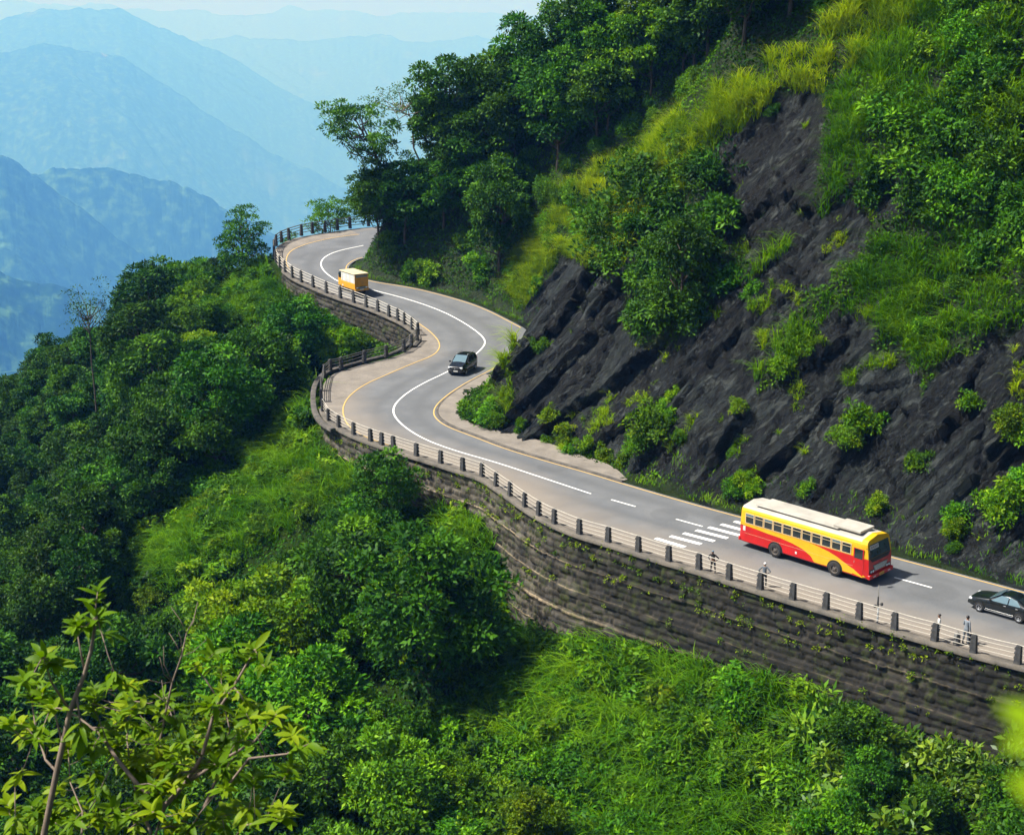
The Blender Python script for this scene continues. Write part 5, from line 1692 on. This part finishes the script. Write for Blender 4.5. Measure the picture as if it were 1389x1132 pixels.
# --- cars by lofted sections
def car(name, loc, rz, label, cat, st, W, paint, rim, wheels, glass_sets, wr=.31):
    root = empty(name, loc, rz); tag(root, label, cat)
    b = MB()
    rings = []
    for x, zb, zbelt, zroof, wb, wt, wrf in st:
        h = [(0, zb), (wb * .82, zb), (wb, zb + .10), (wb * 1.02, (zb + zbelt) * .52), (wt, zbelt), ((wt + wrf) / 2 + .01, (zbelt + zroof) / 2), (wrf, zroof - (zroof - zbelt) * .10), (wrf * .86, zroof - (zroof - zbelt) * .02), (wrf * .5, zroof + .015), (0, zroof + .02)]
        rings.append(h + [(-y, z) for y, z in h[-2:0:-1]])
    m = len(rings[0])
    for (x, *_), rg in zip(st, rings):
        for y, z in rg: b.V.append((x, y, z))
    for s in range(len(st) - 1):
        for k in range(m):
            a, c = s * m + k, s * m + (k + 1) % m
            b.F.append((a, c, c + m, a + m)); b.M.append(0)
    b.F.append(tuple(range(m))); b.M.append(0)
    b.F.append(tuple((len(st) - 1) * m + k for k in range(m))); b.M.append(0)
    body = b.build('body', paint, root, True)
    md = body.modifiers.new('round', 'SUBSURF'); md.levels = 1; md.render_levels = 2
    body.data.update()
    for nm, quads, mt in glass_sets:
        g = MB()
        for q in quads:
            P = np.array(q, float)
            nrm = np.cross(P[1] - P[0], P[-1] - P[0]); nrm /= np.linalg.norm(nrm)
            Q = P - nrm * .03
            n = len(P); V = list(P) + list(Q)
            g.add(V, [tuple(range(n)), tuple(range(2 * n - 1, n - 1, -1))] + [(i, n + i, n + (i + 1) % n, (i + 1) % n) for i in range(n)])
        g.build(nm, mt, root, bevel=.006, seg=1)
    for (xw, yw) in wheels:
        for sd in (1, -1):
            arc = [(xw + wr * 1.20 * math.cos(a), wr + wr * 1.20 * math.sin(a)) for a in np.linspace(-.05, math.pi + .05, 14)]
            Vp, Fp = prism(arc, sd * (yw - .16), sd * (yw + .012)); a_ = MB(); a_.add(Vp, Fp); a_.build('wheel_arch', M['black_trim'], root)
            wheel(root, xw, sd * (yw - .075), wr, .20, sd, rim)
    return root, body

M['car_black'] = plain('black_car_paint', (.006, .007, .008), .25, spec=.45, var=.1, coat=.5)
M['car_teal'] = plain('dark_teal_car_paint', (.004, .007, .008), .25, spec=.45, var=.1, coat=.5)

def mirror2(q): return [(x, -y, z) for x, y, z in q][::-1]
def boxpart(root, name, c, d, mat, bev=.015, taper=1.0):
    b = MB(); b.box(c, d, taper=taper); return b.build(name, mat, root, bevel=bev)

# minivan
hv = R(-110); fv = ground_pt(617, 510)
cv = fv - np.array([math.cos(hv), math.sin(hv)]) * 2.1
secs = [(2.10, .34, .62, .80, .60, .62, .55), (2.02, .24, .72, .93, .78, .74, .66), (1.70, .22, .88, 1.02, .88, .82, .74), (1.05, .22, .98, 1.14, .90, .86, .76), (.55, .22, 1.02, 1.42, .90, .87, .72), (.05, .22, 1.04, 1.70, .90, .88, .70), (-.8, .22, 1.06, 1.76, .90, .88, .71), (-1.7, .22, 1.06, 1.72, .89, .87, .69), (-2.02, .24, 1.02, 1.55, .86, .84, .66), (-2.12, .34, .9, 1.12, .78, .78, .66)]
sw = [[(.80, .885, 1.08), (.28, .755, 1.60), (-.45, .752, 1.66), (-.45, .905, 1.10)], [(-.52, .905, 1.10), (-.52, .752, 1.66), (-1.25, .752, 1.66), (-1.25, .905, 1.12)], [(-1.32, .905, 1.12), (-1.32, .752, 1.65), (-1.78, .735, 1.60), (-1.86, .88, 1.14)]]
van, vb = car('minivan', (cv[0], cv[1], float(zroad(cv[1])) + .02), hv, 'black minivan with a pale windscreen coming round the middle bend', 'minivan', secs, .9, M['car_black'], M['rim_alloy'], [(1.30, .90), (-1.35, .90)],
    [('windscreen', [[(1.00, .70, 1.17), (.14, .62, 1.72), (.14, -.62, 1.72), (1.00, -.70, 1.17)][::-1]], M['glass_blue']),
     ('side_window', [sw[0][::-1]], M['glass']), ('side_window', [sw[1][::-1]], M['glass']), ('side_window', [sw[2][::-1]], M['glass']),
     ('side_window', [mirror2(sw[0][::-1])], M['glass']), ('side_window', [mirror2(sw[1][::-1])], M['glass']), ('side_window', [mirror2(sw[2][::-1])], M['glass']),
     ('rear_window', [[(-2.09, .60, 1.14), (-1.96, .58, 1.56), (-1.96, -.58, 1.56), (-2.09, -.60, 1.14)]], M['glass'])])
for sd in (1, -1):
    boxpart(van, 'headlight', (1.93, sd * .62, .80), (.26, .30, .20), M['lamp'], .05)
    boxpart(van, 'fog_light', (2.06, sd * .56, .46), (.08, .18, .09), M['lamp'], .02)
    boxpart(van, 'mirror', (.86, sd * 1.02, 1.16), (.12, .22, .17), M['black_trim'], .03)
    boxpart(van, 'tail_light', (-2.06, sd * .74, 1.02), (.10, .14, .34), M['lamp_red'], .02)
    boxpart(van, 'door_handle', (-.40, sd * .93, .92), (.20, .03, .04), M['chrome'], .008)
    boxpart(van, 'sill_trim', (-.02, sd * .915, .33), (1.9, .03, .06), M['chrome'], .008)
    b = MB(); b.tube([(.1, sd * .60, 1.80), (-.8, sd * .60, 1.83), (-1.6, sd * .59, 1.79)], .022, 6); b.build('roof_rail', M['chrome'], van, True)
boxpart(van, 'grille', (2.05, 0, .70), (.12, .80, .13), M['black_trim'], .02); boxpart(van, 'bumper', (2.06, 0, .44), (.16, 1.40, .24), M['car_black'], .05)
boxpart(van, 'number_plate', (2.15, .10, .50), (.02, .46, .12), M['board'], .004); boxpart(van, 'emblem', (2.12, 0, .73), (.03, .12, .10), M['chrome'], .01)

# sedan, cut by the frame's right edge
hs = R(137); fw = ground_pt(1328, 829)
lft = np.array([-math.sin(hs), math.cos(hs)]); fwd = np.array([math.cos(hs), math.sin(hs)])
cs_ = fw - fwd * 1.28 - lft * .78
secs = [(2.10, .34, .56, .64, .55, .56, .50), (2.02, .22, .66, .76, .74, .70, .62), (1.60, .20, .78, .88, .84, .78, .68), (.95, .20, .88, .96, .86, .82, .72), (.62, .20, .90, 1.04, .86, .83, .68), (.02, .20, .92, 1.40, .86, .84, .60), (-.55, .20, .93, 1.45, .86, .84, .60), (-1.05, .20, .94, 1.34, .86, .84, .58), (-1.55, .20, .94, 1.06, .86, .83, .64), (-1.95, .22, .93, 1.02, .84, .80, .66), (-2.14, .34, .84, .94, .74, .72, .60)]
sw = [[(.55, .86, .96), (-.02, .665, 1.36), (-.50, .655, 1.385), (-.50, .868, .98)], [(-.57, .868, .98), (-.57, .655, 1.385), (-1.02, .665, 1.30), (-1.36, .855, 1.0)]]
sed, sb = car('sedan', (cs_[0], cs_[1], .02), hs, 'dark teal sedan driving away at the right edge of the photo', 'sedan', secs, .86, M['car_teal'], M['rim_alloy'], [(1.28, .86), (-1.28, .86)],
    [('windscreen', [[(.70, .66, 1.02), (.06, .54, 1.40), (.06, -.54, 1.40), (.70, -.66, 1.02)][::-1]], M['glass_blue']),
     ('side_window', [sw[0][::-1]], M['glass_blue']), ('side_window', [sw[1][::-1]], M['glass_blue']), ('side_window', [mirror2(sw[0][::-1])], M['glass_blue']), ('side_window', [mirror2(sw[1][::-1])], M['glass_blue']),
     ('rear_window', [[(-1.56, .60, 1.08), (-1.10, .54, 1.36), (-1.10, -.54, 1.36), (-1.56, -.60, 1.08)]], M['glass'])], wr=.30)
for sd in (1, -1):
    boxpart(sed, 'headlight', (1.93, sd * .60, .68), (.24, .26, .13), M['lamp'], .04)
    boxpart(sed, 'tail_light', (-2.03, sd * .66, .86), (.16, .24, .16), M['lamp_red'], .03)
    boxpart(sed, 'mirror', (.56, sd * .97, 1.0), (.12, .20, .13), M['black_trim'], .03)
    for xh in (-.36, -1.12): boxpart(sed, 'door_handle', (xh, sd * .885, .84), (.16, .03, .035), M['chrome'], .008)
    boxpart(sed, 'sill_trim', (0, sd * .88, .27), (1.85, .025, .04), M['chrome'], .006)
boxpart(sed, 'bumper', (-2.10, 0, .48), (.16, 1.36, .26), M['car_teal'], .05); boxpart(sed, 'bumper', (2.06, 0, .42), (.16, 1.34, .22), M['car_teal'], .05)
boxpart(sed, 'number_plate', (-2.19, 0, .58), (.02, .48, .11), M['board'], .004); boxpart(sed, 'grille', (2.08, 0, .60), (.08, .6, .10), M['black_trim'], .02)

# yellow truck going away up the far road
M['tr_yellow'] = plain('yellow_truck_paint', (.70, .33, .02), .45, var=.18, scale=2); M['tr_yellow_shaded'] = plain('shaded_yellow_tail', (.62, .28, .015), .55, var=.2, scale=2)  # tail panel is the yellow darkened, shade of the rear put into the paint
M['tarp'] = plain('pale_canvas_side', (.60, .62, .58), .75, var=.2, scale=3); M['cream'] = plain('cream_roof', (.62, .50, .30), .55, var=.12)
ht = R(124); rt = ground_pt(491, 403); f_ = np.array([math.cos(ht), math.sin(ht)])
ctk = rt + f_ * 2.15
trk = empty('truck', (ctk[0], ctk[1], float(zroad(ctk[1])) + .03), ht)
tag(trk, 'small yellow truck with pale canvas sides driving up the far road', 'truck')
b = MB(); b.box((-.35, 0, 1.02), (3.6, 1.86, .72)); tb = b.build('load_bed', M['tr_yellow'], trk, bevel=.04)
b = MB(); b.box((-.35, 0, 1.95), (3.5, 1.80, 1.12)); tc = b.build('canvas_body', M['tarp'], trk, bevel=.05)
b = MB(); b.box((-.25, 0, 2.56), (3.9, 1.94, .12)); b.build('roof', M['cream'], trk, bevel=.04)
b = MB(); b.box((-2.13, 0, 1.62), (.06, 1.84, 1.66)); tp = b.build('tail_panel', M['tr_yellow_shaded'], trk, bevel=.02)
b = MB(); b.box((-2.165, 0, 2.28), (.03, 1.56, .22)); b.build('rear_window', M['glass_blue'], tp, bevel=.01)
b = MB(); b.box((-2.17, -.15, 1.02), (.03, .70, .10)); b.build('notice', M['bark'], tp, bevel=.01)
b = MB(); b.box((1.78, 0, 1.30), (.95, 1.80, 1.30)); cbn = b.build('cab', M['tr_yellow'], trk, bevel=.12, seg=3)
b = MB(); b.box((2.2, 0, 2.02), (.10, 1.5, .5)); b.build('windscreen', M['glass'], trk, bevel=.03)
for sd in (1, -1):
    b = MB(); b.box((1.74, sd * .90, 1.98), (.62, .06, .62)); b.build('side_window', M['glass'], trk, bevel=.02)
    for xs_ in (-1.9, -.9, .1, 1.1): boxpart(tc, 'strut', (xs_ , sd * .905, 1.95), (.06, .03, 1.1), M['cream'], .006)
    boxpart(trk, 'tail_light', (-2.22, sd * .76, .66), (.05, .16, .12), M['lamp_red'], .01)
    boxpart(trk, 'side_marker', (.9, sd * .945, .86), (.22, .03, .16), M['lamp'], .01)
    for xw in (-1.15, 1.55): wheel(trk, xw, sd * .80, .40, .24, sd, M['rim_grey'])
boxpart(trk, 'bumper', (-2.20, 0, .66), (.14, 1.86, .26), M['tr_yellow'], .04); boxpart(trk, 'number_plate', (-2.28, .05, .72), (.02, .5, .14), M['board'], .004)
boxpart(trk, 'lamp_bar', (-2.18, 0, .92), (.08, 1.3, .20), M['glass_blue'], .03); boxpart(trk, 'chassis', (-.1, 0, .52), (4.0, .9, .26), M['black_trim'], .03)
for sd in (1, -1): boxpart(trk, 'reversing_lamp', (-2.20, sd * .62, .92), (.06, .26, .16), M['lamp'], .03)

# ------------------------------------------------------------------ single trees that stand out
def special(proto, p, s, mats, label, rz=0.0, sink=.3):
    tr, cr = proto
    r = empty('tree', (p[0], p[1], p[2] - sink), rz); r.scale = (s, s, s)
    link('trunk', tr, mats[0], r); link('crown', cr, mats[1], r)
    tag(r, label, 'tree')
    return r

def on_ground(x, y): return (x, y, drop(x, y)[0].z)
def hit(px, py, back=0.0):
    for k in range(60):
        h = at(px, py + 4 * k, 330)[0]
        if h is not None: return (h.x, h.y, h.z)

def at_depth(px, dist):
    d = ray_dir(px, 400); return d[0] * dist, d[1] * dist

h = hit(330, 374)
special(tree_proto(401, 9.4, 3.3, 7.4, .38, 46, 120, .22, low=.15), h, 1.0, (M['bark'], M['leaf_dark']), 'round dark tree standing alone on the left skyline beside the far bend')
x, y = at_depth(118, 168)
gz2 = on_ground(x, y); top_z = HC + ray_dir(118, 392)[2] * 168 / ray_dir(118, 392)[1] * ray_dir(118, 400)[1]
hh = max(8.0, top_z - gz2[2]) + 2.5
special(tree_proto(402, hh, 2.6, 7.5, .30, 26, 30, .16, low=.1, rcl=(.22, .36)), gz2, 1.0, (M['bark'], M['leaf_deep']), 'thin sparse tree with see-through crown rising above the left woods')
q = ground_pt(441, 315); 
special(tree_proto(403, 7.2, 3.2, 4.8, .34, 28, 120, .13, low=.1), on_ground(q[0] + .3, q[1] + 3.2), 1.0, (M['bark'], M['leaf_mid']), 'small open tree behind the black railing of the far bend')
q = ground_pt(397, 323)
special(tree_proto(404, 4.0, 1.2, 3.2, .30, 14, 50, .09, low=.3), on_ground(q[0] - .6, q[1] + 2.4), 1.0, (M['bark'], M['leaf_dark']), 'tiny dark tree left of the small open tree behind the far railing')
h = hit(536, 262)
special(tree_proto(405, 13.5, 5.0, 8.6, .42, 38, 135, .26, lean=(-6.0, -.5), low=.05, rcl=(.14, .22)), h, 1.0, (M['bark'], M['leaf_dark']), 'large spreading tree leaning left over the valley beside the hill forest')
h2 = hit(572, 205)
special(tree_proto(406, 11.5, 4.6, 3.6, .30, 24, 40, .15, lean=(-2.6, 0), low=.0, rcl=(.13, .20)), h2, 1.0, (M['bark_pale'], M['leaf_mid']), 'flat topped airy tree with pale bare limbs above the leaning tree')
h3 = hit(925, 425)
special(tree_proto(407, 8.6, 3.0, 8.2, .36, 54, 120, .16, low=.5), h3, .95, (M['bark'], M['leaf_dark']), 'tall dark bushy tree growing out of the middle of the rock face')

# ------------------------------------------------------------------ the sapling in front of the lens and the twig at the right edge
def P3d(px, py, dep):
    d = ray_dir(px, py); return np.array([0, 0, HC]) + d * dep

def broad_leaf(base, ax, up, L, W, fold=.25, curl=.35, nseg=5):
    """a leaf with a midrib fold and a drooping tip"""
    ax = ax / np.linalg.norm(ax); s = np.cross(ax, up); s /= np.linalg.norm(s) + 1e-9; n = np.cross(s, ax)
    V, F_ = [], []
    for k in range(nseg + 1):
        t = k / nseg
        wv = W * (math.sin(math.pi * min(1, t * .93 + .04)) ** .8) * (1 - .15 * t) * .5
        c = base + ax * L * t - n * curl * L * t * t
        V += [c - s * wv + n * fold * wv, c, c + s * wv + n * fold * wv]
    for k in range(nseg):
        a = 3 * k
        F_ += [(a, a + 1, a + 4, a + 3), (a + 1, a + 2, a + 5, a + 4)]
    return V, F_

gf = np.random.default_rng(31)
def leafy(tips, L, W, n, tone0=.5):
    V, F_, T = [], [], []
    for p, out, sc in tips:
        k = gf.integers(n[0], n[1])
        ph = gf.uniform(0, 6.28); tn = gf.normal(tone0, .18)
        for i in range(k):
            a = ph + i * 2.4
            el = gf.uniform(-.25, .75)
            d = np.array([math.cos(a) * math.cos(el), math.sin(a) * math.cos(el), math.sin(el)]) + .55 * out
            v, f = broad_leaf(p - out * .03 * i * .5, d, np.array([0, 0, 1.0]) + .3 * gf.normal(size=3), L * sc * gf.uniform(.6, 1.15), W * sc * gf.uniform(.8, 1.15), gf.uniform(.1, .45), gf.uniform(.1, .6))
            b = len(V); V += v; F_ += [tuple(q + b for q in ff) for ff in f]; T += [float(np.clip(tn + gf.normal(0, .1), 0, 1))] * len(v)
    return V, F_, T

D0 = 17.0
stems = [([(56, 1150), (77, 1046), (95, 964), (115, 913), (124, 880), (131, 835)], .055, -.3),
         ([(205, 1150), (223, 1093), (252, 1061), (274, 1025), (288, 974), (317, 931), (346, 880)], .045, .2),
         ([(223, 1093), (187, 1064), (158, 1028), (137, 996), (108, 974), (70, 950)], .032, .4),
         ([(252, 1061), (306, 1028), (345, 1005), (375, 968)], .024, -.2),
         ([(245, 1150), (284, 1079), (310, 1064), (338, 1028), (389, 1022), (420, 1008)], .030, -.5),
         ([(284, 1079), (300, 1040), (312, 990), (300, 940)], .018, .6),
         ([(77, 1046), (62, 1030), (48, 985), (40, 930)], .020, .5),
         ([(95, 964), (70, 925), (58, 890)], .018, -.4),
         ([(205, 1130), (190, 1090), (178, 1050), (172, 1000), (180, 950)], .022, 1.0),
         ([(300, 1150), (335, 1118), (360, 1112), (385, 1110)], .016, -.8),
         ([(110, 1150), (112, 1100), (95, 1060), (92, 1010)], .02, .8)]
sap = empty('sapling', on_ground(*at_depth(190, 17.5)))
tag(sap, 'young tree with broad yellow green leaves filling the bottom left corner', 'sapling')
base = np.array(sap.location)
tb = MB(); tips = []
for pts, r, dz in stems:
    W_ = [P3d(px, py, D0 + dz * (i / len(pts)) * 1.6 + gf.normal(0, .05)) - base for i, (px, py) in enumerate(pts)]
    W_ = [np.array(a) for a in W_]
    if pts[0][1] >= 1150:
        W_ = [np.array([0, 0, -.6]), W_[0] * np.array([.35, .35, .45]), W_[0] * np.array([.85, .85, .82])] + W_
    n = len(W_)
    tb.tube(W_, [r * (1.6 if n > len(pts) and i < 3 else 1) * (1 - .72 * i / (n - 1)) for i in range(n)], 7)
    st0 = 1 if pts[0][1] < 1150 else 4
    for i in range(st0, n):
        sg = W_[i] - W_[i - 1]
        for t in (.45, 1.0):
            p = W_[i - 1] + sg * t
            if t < 1 or i < n - 1:
                if gf.random() < .35: continue
                o = unit(gf.normal(size=3) + np.array([0, -.2, .5])); ln = gf.uniform(.25, .65)
                tb.tube([p, p + o * ln * .6 + np.array([0, 0, .03]), p + o * ln], [r * .28, r * .2, .004], 5)
                tips.append((p + o * ln, o, gf.uniform(.75, 1.05)))
            else:
                tips.append((p, unit(sg), 1.15))
for px, py in [(100, 850), (60, 885), (150, 860), (30, 925), (85, 900), (160, 925), (45, 1005), (20, 1060), (300, 905), (325, 915), (360, 905), (290, 885), (340, 960), (400, 985), (395, 1038), (280, 960), (225, 945), (195, 960), (240, 985), (150, 985), (180, 1040), (120, 1060), (60, 1095), (100, 1115), (200, 1105), (300, 1105), (335, 1110), (20, 1125), (150, 1095), (270, 1040), (230, 1020), (10, 980), (130, 940), (250, 1100), (75, 1070), (350, 1090), (215, 1065), (10, 1090), (165, 965), (262, 1005)]:
    p = P3d(px, py, D0 + gf.uniform(-.9, 1.2)) - base
    j = min(tips, key=lambda q: np.linalg.norm(q[0] - p))[0]
    m_ = (j + p) / 2 + np.array([0, 0, -.06])
    tb.tube([j, m_, p], [.008, .006, .004], 5)
    tips.append((p, unit(p - m_), gf.uniform(.8, 1.1)))
for k in range(150):
    px, py = gf.uniform(-10, 350), gf.uniform(900, 1140)
    if py < 1132 - (px if px < 120 else 260 - .3 * px): continue
    p = P3d(px, py, D0 + gf.uniform(.2, 2.6)) - base
    j = min(tips, key=lambda q: np.linalg.norm(q[0] - p))[0]
    tb.tube([j, (j + p) / 2 + np.array([0, 0, -.06]), p], [.008, .006, .004], 5)
    tips.append((p, unit(p - j), gf.uniform(.7, 1.0)))
tb.build('stems', M['bark_pale'], sap, True)
V_, F_, T_ = leafy(tips, .225, .082, (10, 16), .52)
link('leaves', mesh_np('leaves', np.array(V_), np.array(F_), {'tone': T_}, True), M['leaf_big'], sap)
# bare twigs standing out of it
dt = MB()
mn = [P3d(px, py, D0 + .6) - base for px, py in [(214, 1060), (216, 1010), (226, 960), (234, 924), (246, 890), (253, 858)]]
dt.tube(mn, [.020, .017, .014, .012, .010, .007], 6)
for i in range(1, 6):
    for k in range(3):
        o = unit(gf.normal(size=3) * np.array([1, .6, .5]) + np.array([0, 0, .5])); ln = gf.uniform(.2, .5)
        dt.tube([mn[i], mn[i] + o * ln * .5 + gf.normal(0, .03, 3), mn[i] + o * ln], [.006, .005, .003], 5)
dt.build('bare_twig', M['bark_pale'], sap, True)

tw_root = empty('twig', (0, 0, 0)); g0 = drop(.62, .55)[0]
tw_root.location = (g0.x, g0.y, g0.z); bs_ = np.array(tw_root.location)
tag(tw_root, 'blurred yellow green leaves close to the lens at the right edge', 'twig')
a1, a2 = P3d(1440, 1005, .80) - bs_, P3d(1425, 1090, .80) - bs_
t_ = MB(); t_.tube([np.zeros(3), np.array([.02, .02, (a2[2]) * .6]), a2 + np.array([.04, .0, -.03]), a2, a1, a1 + np.array([.004, 0, .02])], [.006, .005, .003, .0025, .002, .001], 6)
t_.build('stem', M['bark_pale'], tw_root, True)
V_, F_, T_ = [], [], []
for (b0, tip, wd) in (((1440, 1000), (1364, 957), .020), ((1440, 1010), (1366, 1006), .014), ((1430, 1090), (1376, 1056), .018)):
    p0, p1 = P3d(*b0, .80) - bs_, P3d(*tip, .80) - bs_
    v, f = broad_leaf(p0, p1 - p0, np.array([0, -.7, .7]), np.linalg.norm(p1 - p0) * 1.05, wd, .2, .1, 6)
    b = len(V_); V_ += v; F_ += [tuple(q + b for q in ff) for ff in f]; T_ += [.85] * len(v)
link('leaves', mesh_np('leaves', np.array(V_), np.array(F_), {'tone': T_}, True), M['leaf_big'], tw_root)

# ------------------------------------------------------------------ words for every tree and shrub
ANCH = [(40, 570, 'low on the far left slope'), (60, 690, 'in the dark woods at the left edge'), (60, 830, 'just above the broad leaved sapling'), (130, 500, 'near the thin tree on the left ridge'), (220, 430, 'on the left ridge skyline'), (300, 410, 'under the round skyline tree'), (390, 430, 'below the railing by the truck'), (490, 450, 'beside the wall under the truck'), (330, 490, 'on the woods below the far bend'), (230, 570, 'midway down the left woods'), (330, 610, 'left of the lay-by bend'), (160, 690, 'deep in the left woods'), (430, 620, 'under the lay-by railing'), (290, 740, 'on the bright grassy spur'), (390, 790, 'below the bright grassy spur'), (520, 700, 'in front of the recessed wall'), (630, 740, 'beside the tall wall end'), (300, 900, 'behind the sapling top'), (470, 900, 'in the dark hollow left of centre'), (600, 900, 'left of the grass under the wall'), (540, 1060, 'at the bottom edge left of centre'), (750, 1000, 'on the grass under the wall'), (780, 860, 'at the foot of the ledged wall'), (900, 900, 'under the wall below the crossing'), (1060, 930, 'under the wall below the bus'), (900, 1060, 'at the bottom edge right of centre'), (1180, 1050, 'at the bottom right'), (1330, 1020, 'under the right end of the wall'),
        (500, 330, 'where the far road disappears'), (600, 340, 'along the road behind the truck'), (660, 250, 'in the dark forest behind the rock'), (560, 240, 'under the leaning tree'), (680, 110, 'on the forest skyline'), (790, 170, 'above the yellow grass ridge'), (880, 90, 'high behind the grass ridge'), (1000, 40, 'near the top of the hill'), (735, 330, 'behind the shoulder of the rock'), (900, 320, 'in the clump on the rock'), (1080, 250, 'by the upper bare rock'), (1220, 180, 'right of the upper bare rock'), (1340, 90, 'in the top right corner'), (1340, 300, 'at the right edge above the rock'), (760, 540, 'at the rock foot by the pavement'), (900, 600, 'at the rock foot past the pavement'), (1080, 600, 'on the rock above the bus'), (1290, 600, 'on the rock above the sedan'), (1150, 440, 'on the rock ledges')]
ORD = 'first second third fourth fifth sixth seventh eighth ninth tenth eleventh twelfth thirteenth fourteenth fifteenth sixteenth seventeenth eighteenth nineteenth twentieth'.split()
ORD += ['twenty-' + o for o in ORD[:9]] + ['thirtieth'] + ['thirty-' + o for o in ORD[:9]] + ['fortieth']
cells = {}
for pl_ in PLANTS:
    o, kind, word, px_, py_, s_ = pl_
    k = min(range(len(ANCH)), key=lambda i: (ANCH[i][0] - px_) ** 2 + (ANCH[i][1] - py_) ** 2)
    cells.setdefault((kind, k), []).append(pl_)
for (kind, k), lst in cells.items():
    lst.sort(key=lambda q: q[3])
    for i, (o, kd, word, px_, py_, s_) in enumerate(lst):
        lab = f'{word} {kind} {ANCH[k][2]}' + (f', {ORD[min(i, 39)]} from the left' if len(lst) > 1 else '')
        tag(o, lab, kind, {'tree': 'trees on the wooded slopes', 'shrub': 'shrubs on the valley slope', 'bush': 'bushes on the hillside and rock', 'weed': 'leafy weeds in the long grass'}[kind])
